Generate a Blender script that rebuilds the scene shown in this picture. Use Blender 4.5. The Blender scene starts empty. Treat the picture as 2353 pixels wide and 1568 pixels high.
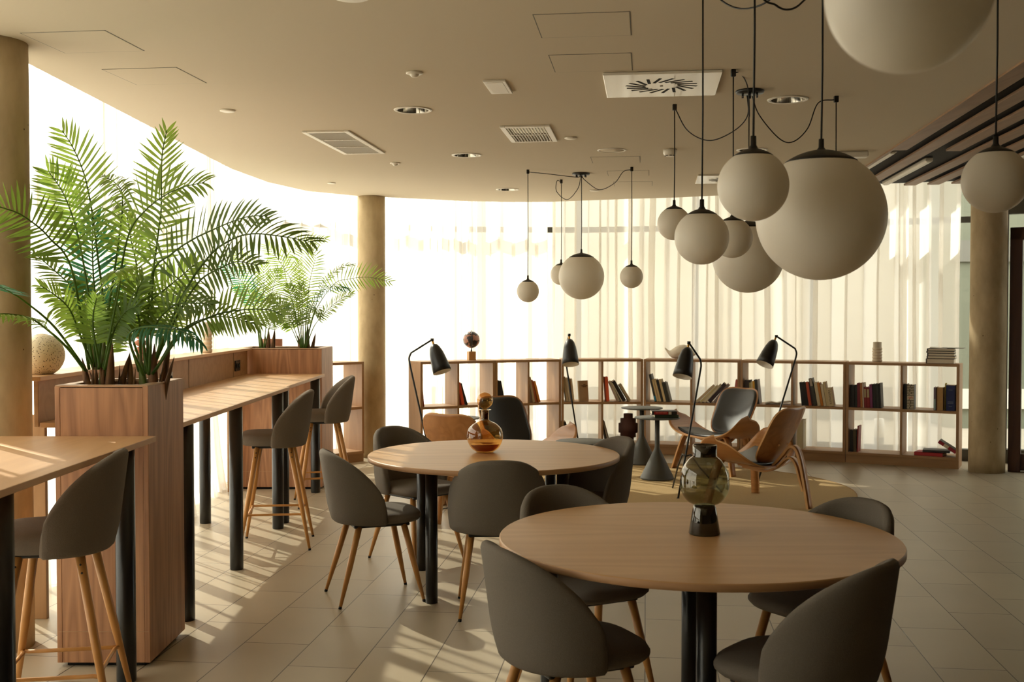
import bpy, bmesh, math, random
from mathutils import Vector, Matrix, noise
C = bpy.context.scene.collection
PI = math.pi
random.seed(7)

# ------------------------------------------------------------------ camera numbers
FPX, PITCH, EYE, CEIL = 2544.8, 0.0261, 1.5313, 2.75
_c, _s = math.cos(PITCH), math.sin(PITCH)
def at(px, py, Y):
    """world point on the sight line of a photo pixel at distance Y into the room"""
    u = (px - 1176.5) / FPX; v = -(py - 784) / FPX
    d = Vector((u, _c + v * _s, -_s + v * _c)); k = Y / d.y
    return Vector((d.x * k, Y, EYE + d.z * k))

# ------------------------------------------------------------------ materials
def lin(c):
    return tuple(((x / 255) / 12.92 if x / 255 <= .04045 else ((x / 255 + .055) / 1.055) ** 2.4) for x in c)
def new_mat(name):
    m = bpy.data.materials.new(name); m.use_nodes = True
    nt = m.node_tree; return m, nt, nt.nodes['Principled BSDF']
def N(nt, t, **kw):
    n = nt.nodes.new(t)
    for k, v in kw.items(): setattr(n, k, v)
    return n
def L(nt, a, b): nt.links.new(a, b)
def plain(name, rgb, rough=.5, metal=0., spec=.5, coat=0., nscale=0, namt=0., bump=0., bscale=200, stretch=None):
    m, nt, b = new_mat(name); col = lin(rgb) + (1,)
    b.inputs['Base Color'].default_value = col; b.inputs['Roughness'].default_value = rough
    b.inputs['Metallic'].default_value = metal; b.inputs['Specular IOR Level'].default_value = spec
    b.inputs['Coat Weight'].default_value = coat
    if namt or bump:
        tc = N(nt, 'ShaderNodeTexCoord'); mp = N(nt, 'ShaderNodeMapping'); L(nt, tc.outputs['Object'], mp.inputs[0])
        if stretch: mp.inputs['Scale'].default_value = stretch
    if namt:
        n = N(nt, 'ShaderNodeTexNoise'); n.inputs['Scale'].default_value = nscale; n.inputs['Detail'].default_value = 5
        L(nt, mp.outputs[0], n.inputs['Vector'])
        mx = N(nt, 'ShaderNodeMixRGB', blend_type='MIX'); mx.inputs[1].default_value = tuple(max(0, c * (1 - namt)) for c in col[:3]) + (1,)
        mx.inputs[2].default_value = tuple(min(1, c * (1 + namt)) for c in col[:3]) + (1,)
        L(nt, n.outputs['Fac'], mx.inputs[0]); L(nt, mx.outputs[0], b.inputs['Base Color'])
    if bump:
        n2 = N(nt, 'ShaderNodeTexNoise'); n2.inputs['Scale'].default_value = bscale; n2.inputs['Detail'].default_value = 3
        L(nt, mp.outputs[0], n2.inputs['Vector'])
        bp = N(nt, 'ShaderNodeBump'); bp.inputs['Strength'].default_value = bump; bp.inputs['Distance'].default_value = .002
        L(nt, n2.outputs['Fac'], bp.inputs['Height']); L(nt, bp.outputs[0], b.inputs['Normal'])
    return m
def wood(name, light, dark, axis='Z', scale=1., rough=.45, contrast=.8, rings=9, coat=0.):
    """grain running along the given local axis"""
    m, nt, b = new_mat(name)
    tc = N(nt, 'ShaderNodeTexCoord'); mp = N(nt, 'ShaderNodeMapping'); L(nt, tc.outputs['Object'], mp.inputs[0])
    sc = [rings * scale] * 3; sc['XYZ'.index(axis)] = rings * scale * .10; mp.inputs['Scale'].default_value = sc
    n1 = N(nt, 'ShaderNodeTexNoise'); n1.inputs['Scale'].default_value = 1.0; n1.inputs['Detail'].default_value = 1.5; n1.inputs['Distortion'].default_value = .3
    L(nt, mp.outputs[0], n1.inputs['Vector'])
    mul = N(nt, 'ShaderNodeMath', operation='MULTIPLY'); mul.inputs[1].default_value = 11; L(nt, n1.outputs['Fac'], mul.inputs[0])
    fr = N(nt, 'ShaderNodeMath', operation='PINGPONG'); fr.inputs[1].default_value = 1.0; L(nt, mul.outputs[0], fr.inputs[0])
    mp2 = N(nt, 'ShaderNodeMapping'); L(nt, tc.outputs['Object'], mp2.inputs[0])
    s2 = [130 * scale] * 3; s2['XYZ'.index(axis)] = 3 * scale; mp2.inputs['Scale'].default_value = s2
    n2 = N(nt, 'ShaderNodeTexNoise'); n2.inputs['Scale'].default_value = 1; n2.inputs['Detail'].default_value = 3; L(nt, mp2.outputs[0], n2.inputs['Vector'])
    ad = N(nt, 'ShaderNodeMath', operation='MULTIPLY_ADD'); L(nt, n2.outputs['Fac'], ad.inputs[0]); ad.inputs[1].default_value = .9; L(nt, fr.outputs[0], ad.inputs[2])
    mr = N(nt, 'ShaderNodeMapRange'); mr.inputs[1].default_value = .1; mr.inputs[2].default_value = 1.6; mr.inputs[3].default_value = .5 - contrast / 2; mr.inputs[4].default_value = .5 + contrast / 2
    L(nt, ad.outputs[0], mr.inputs[0])
    mx = N(nt, 'ShaderNodeMixRGB'); mx.inputs[1].default_value = lin(dark) + (1,); mx.inputs[2].default_value = lin(light) + (1,)
    L(nt, mr.outputs[0], mx.inputs[0]); L(nt, mx.outputs[0], b.inputs['Base Color'])
    b.inputs['Roughness'].default_value = rough; b.inputs['Coat Weight'].default_value = coat
    return m
M = {}
M['ceiling'] = plain('ceiling_paint', (208, 197, 176), .9, spec=.2)
M['slab'] = plain('slab_paint', (205, 196, 180), .9, spec=.1)
M['dark_void'] = plain('dark_board', (34, 31, 28), .9)
M['planter_wood'] = wood('ash_veneer', (188, 138, 98), (132, 88, 58), 'Z', 1.0, .5, .85)
M['shelf_wood'] = wood('shelf_veneer', (172, 134, 94), (146, 108, 70), 'Z', 1.0, .5, .6, rings=6)
M['shelf_wood_x'] = wood('shelf_veneer_long', (172, 134, 94), (146, 108, 70), 'X', 1.0, .5, .6, rings=6)
M['counter_wood'] = wood('counter_oak', (204, 162, 116), (184, 140, 98), 'Y', 1.0, .42, .6, rings=6)
M['table_wood'] = wood('table_oak', (198, 156, 106), (170, 128, 82), 'X', 1.0, .42, .6, rings=5)
M['edge_wood'] = plain('edge_band', (176, 136, 98), .5, nscale=14, namt=.08)
M['leg_wood'] = wood('beech_leg', (200, 146, 82), (176, 122, 62), 'Z', 1.0, .4, .5, rings=8)
M['ply'] = wood('oak_ply', (182, 126, 72), (150, 96, 50), 'Y', 1.0, .38, .7, rings=7, coat=.15)
M['ply_edge'] = plain('ply_edge', (206, 156, 98), .45)
M['slat_wood'] = wood('slat_oak', (158, 122, 88), (126, 94, 66), 'Y', 1., .55, .6, rings=6)
M['door_wood'] = wood('door_walnut', (92, 52, 28), (62, 32, 16), 'Z', 1., .4, .6)
M['fabric'] = plain('grey_wool', (110, 103, 94), .95, spec=.15, nscale=260, namt=.16, bump=.5, bscale=420)
M['fabric_warm'] = plain('taupe_wool', (112, 102, 91), .95, spec=.15, nscale=260, namt=.16, bump=.5, bscale=420)
M['leather'] = plain('black_leather', (30, 29, 27), .42, spec=.5, bump=.15, bscale=300)
M['black'] = plain('black_metal', (22, 22, 21), .42, spec=.5)
M['black_leg'] = plain('black_steel', (24, 24, 23), .3, spec=.5)
M['rubber'] = plain('black_rubber', (16, 15, 14), .6)
M['slate'] = plain('slate_metal', (72, 72, 67), .55, nscale=30, namt=.06)
M['brass'] = plain('brass', (190, 140, 60), .3, metal=1.)
M['white_plastic'] = plain('white_plastic', (225, 219, 205), .4)
M['white_gloss'] = plain('white_gloss', (228, 222, 208), .12)
M['chrome'] = plain('reflector', (200, 195, 185), .12, metal=1.)
M['vent_dark'] = plain('vent_shadow', (26, 24, 22), .9)
M['grey_plate'] = plain('grey_plate', (150, 142, 130), .35, metal=.4)
M['concrete'] = None
M['terracotta'] = plain('terracotta', (172, 116, 92), .8, nscale=20, namt=.1)
M['brown_clay'] = plain('brown_clay', (70, 40, 32), .75, nscale=30, namt=.1)
M['cream_ceramic'] = plain('cream_ceramic', (222, 208, 184), .5)
M['bird_ceramic'] = plain('stone_white', (214, 204, 186), .7, nscale=18, namt=.1, bump=.4, bscale=40)
M['bark'] = wood('palm_bark', (120, 82, 48), (52, 34, 20), 'Z', 2.2, .85, 1.)
M['bark_green'] = wood('palm_sheath', (92, 118, 44), (84, 64, 34), 'Z', 2.2, .7, 1.)
M['soil'] = plain('soil', (48, 36, 26), .95, nscale=60, namt=.4)
M['lamp_white'] = plain('lamp_inside', (240, 236, 226), .5)
M['globe_block'] = wood('block_oak', (196, 150, 92), (164, 116, 62), 'Z', 2., .5, .6)
M['rug'] = plain('sisal', (172, 147, 106), .95, spec=.1, nscale=90, namt=.14, bump=.6, bscale=260)
M['rug_edge'] = plain('rug_binding', (150, 120, 82), .9)
M['page'] = plain('paper', (226, 214, 190), .85, nscale=200, namt=.05, stretch=(1, 1, 30))
M['stone_grey'] = plain('pale_render', (196, 184, 164), .9, nscale=6, namt=.08)
M['dim_wall'] = plain('dim_wall', (64, 57, 48), .9)
M['annex'] = plain('annex_render', (118, 121, 103), .8)
M['screen'] = plain('added_screen_pale', (226, 217, 200), .9, nscale=6, namt=.05)  # added sun blocker, kept pale to brighten the right curtains
M['pavement'] = plain('pavement', (176, 166, 150), .9, nscale=3, namt=.1)
M['plinth_grey'] = plain('sill_grey', (120, 118, 108), .7)
M['alu'] = plain('window_frame', (88, 86, 80), .45, metal=.3)
M['build_glass'] = plain('far_glass', (110, 116, 118), .2, spec=.6)

def concrete():
    m, nt, b = new_mat('concrete')
    tc = N(nt, 'ShaderNodeTexCoord'); mp = N(nt, 'ShaderNodeMapping'); L(nt, tc.outputs['Object'], mp.inputs[0]); mp.inputs['Scale'].default_value = (1, 1, .45)
    n = N(nt, 'ShaderNodeTexNoise'); n.inputs['Scale'].default_value = 5; n.inputs['Detail'].default_value = 7; n.inputs['Roughness'].default_value = .6; L(nt, mp.outputs[0], n.inputs['Vector'])
    mx = N(nt, 'ShaderNodeMixRGB'); mx.inputs[1].default_value = lin((160, 141, 108)) + (1,); mx.inputs[2].default_value = lin((198, 178, 143)) + (1,)
    mr = N(nt, 'ShaderNodeMapRange'); mr.inputs[1].default_value = .3; mr.inputs[2].default_value = .7; L(nt, n.outputs['Fac'], mr.inputs[0]); L(nt, mr.outputs[0], mx.inputs[0])
    v = N(nt, 'ShaderNodeTexVoronoi'); v.inputs['Scale'].default_value = 9; L(nt, tc.outputs['Object'], v.inputs['Vector'])
    lt = N(nt, 'ShaderNodeMath', operation='LESS_THAN'); lt.inputs[1].default_value = .045; L(nt, v.outputs['Distance'], lt.inputs[0])
    m2 = N(nt, 'ShaderNodeMixRGB'); m2.inputs[2].default_value = lin((80, 60, 36)) + (1,); L(nt, lt.outputs[0], m2.inputs[0]); L(nt, mx.outputs[0], m2.inputs[1])
    L(nt, m2.outputs[0], b.inputs['Base Color']); b.inputs['Roughness'].default_value = .8; b.inputs['Specular IOR Level'].default_value = .25
    bp = N(nt, 'ShaderNodeBump'); bp.inputs['Strength'].default_value = .25; bp.inputs['Distance'].default_value = .004; L(nt, n.outputs['Fac'], bp.inputs['Height']); L(nt, bp.outputs[0], b.inputs['Normal'])
    return m
M['concrete'] = concrete()

def floor_tile():
    m, nt, b = new_mat('floor_tile')
    tc = N(nt, 'ShaderNodeTexCoord'); mp = N(nt, 'ShaderNodeMapping'); L(nt, tc.outputs['Object'], mp.inputs[0])
    # long side of a tile runs 6.9 degrees right of the view axis
    ang = math.radians(90 - 6.9)
    vr = N(nt, 'ShaderNodeVectorRotate', rotation_type='Z_AXIS'); vr.inputs['Angle'].default_value = -ang; L(nt, mp.outputs[0], vr.inputs['Vector'])
    ad = N(nt, 'ShaderNodeVectorMath', operation='ADD'); ad.inputs[1].default_value = (TILE_OX, TILE_OY, 0); L(nt, vr.outputs[0], ad.inputs[0])
    br = N(nt, 'ShaderNodeTexBrick'); br.offset = .5; br.offset_frequency = 2; br.squash = 1
    for k, v in (('Scale', 1.), ('Mortar Size', .0026), ('Mortar Smooth', .1), ('Bias', 0.), ('Brick Width', .614), ('Row Height', .307)): br.inputs[k].default_value = v
    br.inputs['Color1'].default_value = lin((172, 158, 134)) + (1,); br.inputs['Color2'].default_value = lin((180, 166, 141)) + (1,); br.inputs['Mortar'].default_value = lin((84, 72, 56)) + (1,)
    L(nt, ad.outputs[0], br.inputs['Vector'])
    n = N(nt, 'ShaderNodeTexNoise'); n.inputs['Scale'].default_value = 2.2; n.inputs['Detail'].default_value = 6; L(nt, mp.outputs[0], n.inputs['Vector'])
    mx = N(nt, 'ShaderNodeMixRGB', blend_type='MULTIPLY'); mx.inputs[0].default_value = .35
    cr = N(nt, 'ShaderNodeMapRange'); cr.inputs[1].default_value = .3; cr.inputs[2].default_value = .7; cr.inputs[3].default_value = .75; cr.inputs[4].default_value = 1.; L(nt, n.outputs['Fac'], cr.inputs[0])
    L(nt, br.outputs['Color'], mx.inputs[1]); L(nt, cr.outputs[0], mx.inputs[2]); L(nt, mx.outputs[0], b.inputs['Base Color'])
    b.inputs['Roughness'].default_value = .38; b.inputs['Specular IOR Level'].default_value = .45
    bp = N(nt, 'ShaderNodeBump'); bp.invert = True; bp.inputs['Strength'].default_value = .4; bp.inputs['Distance'].default_value = .002; L(nt, br.outputs['Fac'], bp.inputs['Height']); L(nt, bp.outputs[0], b.inputs['Normal'])
    return m
TILE_OX, TILE_OY = 0., 0.
def curtain_mat():
    m, nt, b = new_mat('sheer_voile'); nt.nodes.remove(b); out = nt.nodes['Material Output']
    tr = N(nt, 'ShaderNodeBsdfTransparent'); tr.inputs[0].default_value = (1, .985, .96, 1)
    tl = N(nt, 'ShaderNodeBsdfTranslucent'); tl.inputs[0].default_value = lin((252, 250, 246)) + (1,)
    df = N(nt, 'ShaderNodeBsdfDiffuse'); df.inputs[0].default_value = lin((246, 244, 238)) + (1,)
    m1 = N(nt, 'ShaderNodeMixShader'); m1.inputs[0].default_value = .30; L(nt, tl.outputs[0], m1.inputs[1]); L(nt, df.outputs[0], m1.inputs[2])
    m2 = N(nt, 'ShaderNodeMixShader'); m2.inputs[0].default_value = .32; L(nt, m1.outputs[0], m2.inputs[1]); L(nt, tr.outputs[0], m2.inputs[2])
    L(nt, m2.outputs[0], out.inputs[0]); return m
M['curtain'] = curtain_mat()
def sheen(nt, f0, f1):
    """mirror share of a thin pane: small face-on, larger at a glancing angle"""
    lw = N(nt, 'ShaderNodeLayerWeight'); lw.inputs[0].default_value = .5
    pw = N(nt, 'ShaderNodeMath', operation='POWER'); pw.inputs[1].default_value = 4.; L(nt, lw.outputs['Facing'], pw.inputs[0])
    ma = N(nt, 'ShaderNodeMath', operation='MULTIPLY_ADD'); ma.inputs[1].default_value = f1; ma.inputs[2].default_value = f0; L(nt, pw.outputs[0], ma.inputs[0]); return ma.outputs[0]
def pane_mat():
    m, nt, b = new_mat('window_glass'); nt.nodes.remove(b); out = nt.nodes['Material Output']
    tr = N(nt, 'ShaderNodeBsdfTransparent'); tr.inputs[0].default_value = (.96, .98, .97, 1)
    gl = N(nt, 'ShaderNodeBsdfGlossy'); gl.inputs['Roughness'].default_value = .02
    mx = N(nt, 'ShaderNodeMixShader'); L(nt, sheen(nt, .03, .5), mx.inputs[0]); L(nt, tr.outputs[0], mx.inputs[1]); L(nt, gl.outputs[0], mx.inputs[2])
    L(nt, mx.outputs[0], out.inputs[0]); return m
M['pane'] = pane_mat()
def tinted(name, rgb, dens=.75):
    """thin blown glass: tinted see-through with a mirror sheen"""
    m, nt, b = new_mat(name); nt.nodes.remove(b); out = nt.nodes['Material Output']
    tr = N(nt, 'ShaderNodeBsdfTransparent'); tr.inputs[0].default_value = lin(rgb) + (1,)
    gl = N(nt, 'ShaderNodeBsdfGlossy'); gl.inputs['Roughness'].default_value = .03; gl.inputs[0].default_value = (1, .97, .92, 1)
    mx = N(nt, 'ShaderNodeMixShader'); L(nt, sheen(nt, .09, .7), mx.inputs[0]); L(nt, tr.outputs[0], mx.inputs[1]); L(nt, gl.outputs[0], mx.inputs[2])
    L(nt, mx.outputs[0], out.inputs[0]); return m
M['amber'] = tinted('amber_glass', (238, 206, 148))
M['amber_deep'] = tinted('amber_glass_thick', (176, 104, 36))
M['smoke'] = tinted('smoke_glass', (182, 182, 160))
M['smoke_deep'] = tinted('smoke_glass_thick', (92, 92, 80))
def opal():
    m, nt, b = new_mat('opal_glass'); out = nt.nodes['Material Output']
    b.inputs['Base Color'].default_value = lin((243, 238, 226)) + (1,); b.inputs['Roughness'].default_value = .4; b.inputs['Specular IOR Level'].default_value = .35
    tl = N(nt, 'ShaderNodeBsdfTranslucent'); tl.inputs[0].default_value = lin((236, 226, 208)) + (1,)
    mx = N(nt, 'ShaderNodeMixShader'); mx.inputs[0].default_value = .28; L(nt, b.outputs[0], mx.inputs[1]); L(nt, tl.outputs[0], mx.inputs[2]); L(nt, mx.outputs[0], out.inputs[0]); return m
M['opal'] = opal()
def leafy(name, a, bcol, tlc, k=.5):
    m, nt, b = new_mat(name); out = nt.nodes['Material Output']
    tc = N(nt, 'ShaderNodeTexCoord'); n = N(nt, 'ShaderNodeTexNoise'); n.inputs['Scale'].default_value = 7; n.inputs['Detail'].default_value = 2; L(nt, tc.outputs['Object'], n.inputs['Vector'])
    mx = N(nt, 'ShaderNodeMixRGB'); mx.inputs[1].default_value = lin(a) + (1,); mx.inputs[2].default_value = lin(bcol) + (1,); L(nt, n.outputs['Fac'], mx.inputs[0]); L(nt, mx.outputs[0], b.inputs['Base Color'])
    b.inputs['Roughness'].default_value = .38; b.inputs['Specular IOR Level'].default_value = .4
    tl = N(nt, 'ShaderNodeBsdfTranslucent'); tl.inputs[0].default_value = lin(tlc) + (1,)
    ms = N(nt, 'ShaderNodeMixShader'); ms.inputs[0].default_value = k; L(nt, b.outputs[0], ms.inputs[1]); L(nt, tl.outputs[0], ms.inputs[2]); L(nt, ms.outputs[0], out.inputs[0]); return m
M['leaf'] = leafy('palm_leaf', (84, 118, 46), (112, 140, 54), (166, 196, 82), .55)
M['leaf_dark'] = leafy('palm_leaf_dark', (62, 94, 40), (86, 112, 44), (136, 160, 62), .45)
M['leaf_teal'] = leafy('palm_leaf_blue', (40, 88, 66), (58, 104, 70), (66, 150, 96), .4)
def speckle():
    m, nt, b = new_mat('terrazzo'); tc = N(nt, 'ShaderNodeTexCoord')
    cur = None
    base = lin((226, 215, 190)) + (1,)
    for sc, th, col in ((110, .24, (60, 48, 36)), (85, .17, (150, 118, 84)), (150, .25, (236, 226, 200))):
        v = N(nt, 'ShaderNodeTexVoronoi'); v.inputs['Scale'].default_value = sc; L(nt, tc.outputs['Object'], v.inputs['Vector'])
        lt = N(nt, 'ShaderNodeMath', operation='LESS_THAN'); lt.inputs[1].default_value = th; L(nt, v.outputs['Distance'], lt.inputs[0])
        mx = N(nt, 'ShaderNodeMixRGB'); L(nt, lt.outputs[0], mx.inputs[0]); mx.inputs[2].default_value = lin(col) + (1,)
        if cur is None: mx.inputs[1].default_value = base
        else: L(nt, cur, mx.inputs[1])
        cur = mx.outputs[0]
    L(nt, cur, b.inputs['Base Color']); b.inputs['Roughness'].default_value = .75; return m
M['terrazzo'] = speckle()
def globe_map():
    m, nt, b = new_mat('globe_map'); tc = N(nt, 'ShaderNodeTexCoord'); n = N(nt, 'ShaderNodeTexNoise'); n.inputs['Scale'].default_value = 14; n.inputs['Detail'].default_value = 6; L(nt, tc.outputs['Object'], n.inputs['Vector'])
    gt = N(nt, 'ShaderNodeMath', operation='GREATER_THAN'); gt.inputs[1].default_value = .53; L(nt, n.outputs['Fac'], gt.inputs[0])
    mx = N(nt, 'ShaderNodeMixRGB'); mx.inputs[1].default_value = lin((40, 34, 32)) + (1,); mx.inputs[2].default_value = lin((190, 140, 122)) + (1,); L(nt, gt.outputs[0], mx.inputs[0]); L(nt, mx.outputs[0], b.inputs['Base Color']); b.inputs['Roughness'].default_value = .35; return m
M['globe_map'] = globe_map()
_bk = {}
def bookmat(rgb, rough=.55):
    k = tuple(rgb)
    if k not in _bk: _bk[k] = plain('cover_%d_%d_%d' % k, rgb, rough, nscale=30, namt=.06)
    return _bk[k]

# ------------------------------------------------------------------ mesh builders
class MB:
    def __init__(s): s.bm = bmesh.new(); s.sm = set()
    def box(s, c, d, rot=None, m=0):
        r = bmesh.ops.create_cube(s.bm, size=1); vs = r['verts']
        mt = Matrix.Translation(c) @ (rot.to_4x4() if rot else Matrix()) @ Matrix.Diagonal((d[0], d[1], d[2], 1))
        bmesh.ops.transform(s.bm, matrix=mt, verts=vs)
        for f in {f for v in vs for f in v.link_faces}: f.material_index = m
        return s
    def tube(s, pts, r, n=8, cap=True, m=0, flat=1.):
        pts = [Vector(p) for p in pts]; k = len(pts)
        rs = r if isinstance(r, (list, tuple)) else [r] * k
        rings = []; up = None
        for i, p in enumerate(pts):
            t = (pts[min(i + 1, k - 1)] - pts[max(i - 1, 0)]).normalized()
            if up is None:
                up = Vector((0, 0, 1)) if abs(t.z) < .9 else Vector((1, 0, 0))
            a = t.cross(up); a = a.normalized() if a.length > 1e-6 else t.orthogonal().normalized(); b = a.cross(t).normalized(); up = b
            rings.append([s.bm.verts.new(p + rs[i] * (math.cos(2 * PI * j / n) * a + flat * math.sin(2 * PI * j / n) * b)) for j in range(n)])
        for A, B in zip(rings, rings[1:]):
            for j in range(n):
                f = s.bm.faces.new((A[j], A[(j + 1) % n], B[(j + 1) % n], B[j])); f.smooth = True; f.material_index = m
        if cap:
            for R in (rings[0][::-1], rings[-1]):
                f = s.bm.faces.new(R); f.material_index = m
        return s
    def lathe(s, prof, n=32, c=(0, 0, 0), m=0, rot=None, smooth=True):
        c = Vector(c); rings = []
        for r, z in prof:
            if r < 1e-6: rings.append([s.bm.verts.new(c + ((rot @ Vector((0, 0, z))) if rot else Vector((0, 0, z))))])
            else: rings.append([s.bm.verts.new(c + ((rot @ Vector((r * math.cos(2 * PI * j / n), r * math.sin(2 * PI * j / n), z))) if rot else Vector((r * math.cos(2 * PI * j / n), r * math.sin(2 * PI * j / n), z)))) for j in range(n)])
        for A, B in zip(rings, rings[1:]):
            if len(A) == 1 and len(B) == 1: continue
            for j in range(n):
                j2 = (j + 1) % n
                if len(A) == 1: q = (A[0], B[j2], B[j])
                elif len(B) == 1: q = (A[j], A[j2], B[0])
                else: q = (A[j], A[j2], B[j2], B[j])
                f = s.bm.faces.new(q); f.smooth = smooth; f.material_index = m
        return s
    def prism(s, poly, z0, z1, m=0):
        b = [s.bm.verts.new((x, y, z0)) for x, y in poly]; t = [s.bm.verts.new((x, y, z1)) for x, y in poly]; n = len(poly)
        for i in range(n): s.bm.faces.new((b[i], b[(i + 1) % n], t[(i + 1) % n], t[i])).material_index = m
        s.bm.faces.new(b[::-1]).material_index = m; s.bm.faces.new(t).material_index = m
        return s
    def ribbon(s, pts, side, th, m=0, m_edge=None):
        """a bent strip: pts along it, side = half-width vector, th = thickness"""
        pts = [Vector(p) for p in pts]; side = Vector(side); k = len(pts); rings = []
        for i, p in enumerate(pts):
            t = (pts[min(i + 1, k - 1)] - pts[max(i - 1, 0)]).normalized(); nn = t.cross(side).normalized() * th / 2
            rings.append([s.bm.verts.new(q) for q in (p - side - nn, p + side - nn, p + side + nn, p - side + nn)])
        for A, B in zip(rings, rings[1:]):
            for j in range(4):
                f = s.bm.faces.new((A[j], A[(j + 1) % 4], B[(j + 1) % 4], B[j])); f.smooth = j in (0, 2)
                f.material_index = m if j in (0, 2) or m_edge is None else m_edge
        s.bm.faces.new(rings[0][::-1]).material_index = m; s.bm.faces.new(rings[-1]).material_index = m
        return s
    def quad(s, a, b, c, d, m=0, smooth=False):
        f = s.bm.faces.new([s.bm.verts.new(v) for v in (a, b, c, d)]); f.material_index = m; f.smooth = smooth; return s
    def sheet_holes(s, outer, holes, z0, z1, m=0):
        """slab with openings through it"""
        from mathutils.geometry import tessellate_polygon
        loops = [[Vector((x, y, 0)) for x, y in outer]] + [[Vector((x, y, 0)) for x, y in h] for h in holes]
        tris = tessellate_polygon(loops); flat = [p for l in loops for p in l]
        B = [s.bm.verts.new((p.x, p.y, z0)) for p in flat]; T = [s.bm.verts.new((p.x, p.y, z1)) for p in flat]
        for a, b, c in tris:
            s.bm.faces.new((B[a], B[b], B[c])); s.bm.faces.new((T[c], T[b], T[a]))
        k = 0
        for l in loops:
            n = len(l)
            for i in range(n): s.bm.faces.new((B[k + i], B[k + (i + 1) % n], T[k + (i + 1) % n], T[k + i]))
            k += n
        return s
    def build(s, name, mats, parent=None, bevel=0, seg=2, recalc=True):
        if recalc: bmesh.ops.recalc_face_normals(s.bm, faces=s.bm.faces[:])
        me = bpy.data.meshes.new(name); s.bm.to_mesh(me); s.bm.free()
        for m in (mats if isinstance(mats, (list, tuple)) else [mats]): me.materials.append(m)
        o = bpy.data.objects.new(name, me); C.objects.link(o)
        if parent: o.parent = parent
        if bevel:
            b = o.modifiers.new('bevel', 'BEVEL'); b.width = bevel; b.segments = seg; b.limit_method = 'ANGLE'; b.angle_limit = math.radians(40); b.harden_normals = False
        return o
def tag(o, label=None, cat=None, group=None, kind=None):
    if label: o['label'] = label
    if cat: o['category'] = cat
    if group: o['group'] = group
    if kind: o['kind'] = kind
    return o
def thing(name, label, cat, loc=(0, 0, 0), rz=0, group=None, kind=None):
    o = bpy.data.objects.new(name, None); C.objects.link(o); o.empty_display_size = .1
    o.location = loc; o.rotation_euler = (0, 0, rz); return tag(o, label, cat, group, kind)
def copy_tree(o, parent=None):
    c = o.copy(); C.objects.link(c)
    if parent: c.parent = parent
    for ch in list(o.children): copy_tree(ch, c)
    return c
def place(proto, used, loc, rz, label, group=None):
    o = proto if not used else copy_tree(proto)
    o.location = loc; o.rotation_euler = (0, 0, rz); o['label'] = label
    if group: o['group'] = group
    return o
def face(fx, fy): return math.atan2(-fx, fy)
def spline(pts, k=8):
    """Catmull-Rom through the points"""
    P = [Vector(p) for p in pts]; P = [P[0] * 2 - P[1]] + P + [P[-1] * 2 - P[-2]]; out = []
    for i in range(1, len(P) - 2):
        a, b, c, d = P[i - 1:i + 3]
        for j in range(k):
            t = j / k; out.append(.5 * ((2 * b) + (c - a) * t + (2 * a - 5 * b + 4 * c - d) * t * t + (3 * b - a - 3 * c + d) * t ** 3))
    return out + [P[-2]]
def arc_resample(pts, step):
    out = [pts[0].copy()]; acc = 0; S = [0.]
    for a, b in zip(pts, pts[1:]): S.append(S[-1] + (b - a).length)
    n = max(2, int(round(S[-1] / step))); i = 0; res = []
    for k in range(n + 1):
        t = S[-1] * k / n
        while i < len(S) - 2 and S[i + 1] < t: i += 1
        u = (t - S[i]) / max(1e-9, S[i + 1] - S[i]); res.append(pts[i].lerp(pts[i + 1], u))
    return res, S[-1]
# ================================================================== SETTING
M['floor'] = floor_tile()
CURT = [(-2.61, 1.0), (-2.61, 5.0), (-2.60, 8.0), (-2.60, 9.4), (-2.63, 10.3), (-2.55, 11.15), (-2.14, 11.78), (-1.5, 12.13), (-.62, 12.45), (.3, 12.58), (1.2, 12.52), (2.1, 12.25), (3.2, 11.80), (4.4, 11.24), (4.88, 11.0)]
CEDGE = [(-2.37, 1.0), (-2.37, 5.4), (-2.375, 7.2), (-2.385, 8.4), (-2.385, 9.45), (-2.29, 10.43), (-2.06, 11.2), (-1.62, 11.66), (-1.2, 11.86), (-.51, 12.2), (.0, 12.3), (.4, 12.28), (1.29, 11.95), (1.74, 11.82), (2.13, 11.62), (2.9, 11.28), (3.16, 11.16)]
def offset_path(P, d):
    out = []
    for i, p in enumerate(P):
        t = (P[min(i + 1, len(P) - 1)] - P[max(i - 1, 0)]).normalized(); out.append(p + Vector((-t.y, t.x, 0)) * d)
    return out
cpath, CLEN = arc_resample(spline([(x, y, 0) for x, y in CURT], 12), .02)
def cpt(s):
    """point and outward normal on the curtain line at arc length s"""
    f = max(0, min(1, s / CLEN)) * (len(cpath) - 1); i = min(int(f), len(cpath) - 2)
    p = cpath[i].lerp(cpath[i + 1], f - i); a = cpath[max(0, i - 8)]; b = cpath[min(len(cpath) - 1, i + 9)]
    t = (b - a).normalized(); return p, t, Vector((-t.y, t.x, 0))
def s_near(x, y):
    return min(range(len(cpath)), key=lambda i: (cpath[i].x - x) ** 2 + (cpath[i].y - y) ** 2) * CLEN / (len(cpath) - 1)
# floor: inside the facade line and on to the right and behind the camera
glz = offset_path(cpath, .30)[::20]
fpoly = [(p.x, p.y) for p in glz] + [(5.25, 11.05), (8.6, 9.4), (8.6, -3.0), (-2.85, -3.0)]
tag(MB().prism(fpoly[::-1], -.06, 0).build('floor', M['floor']), kind='structure')
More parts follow.
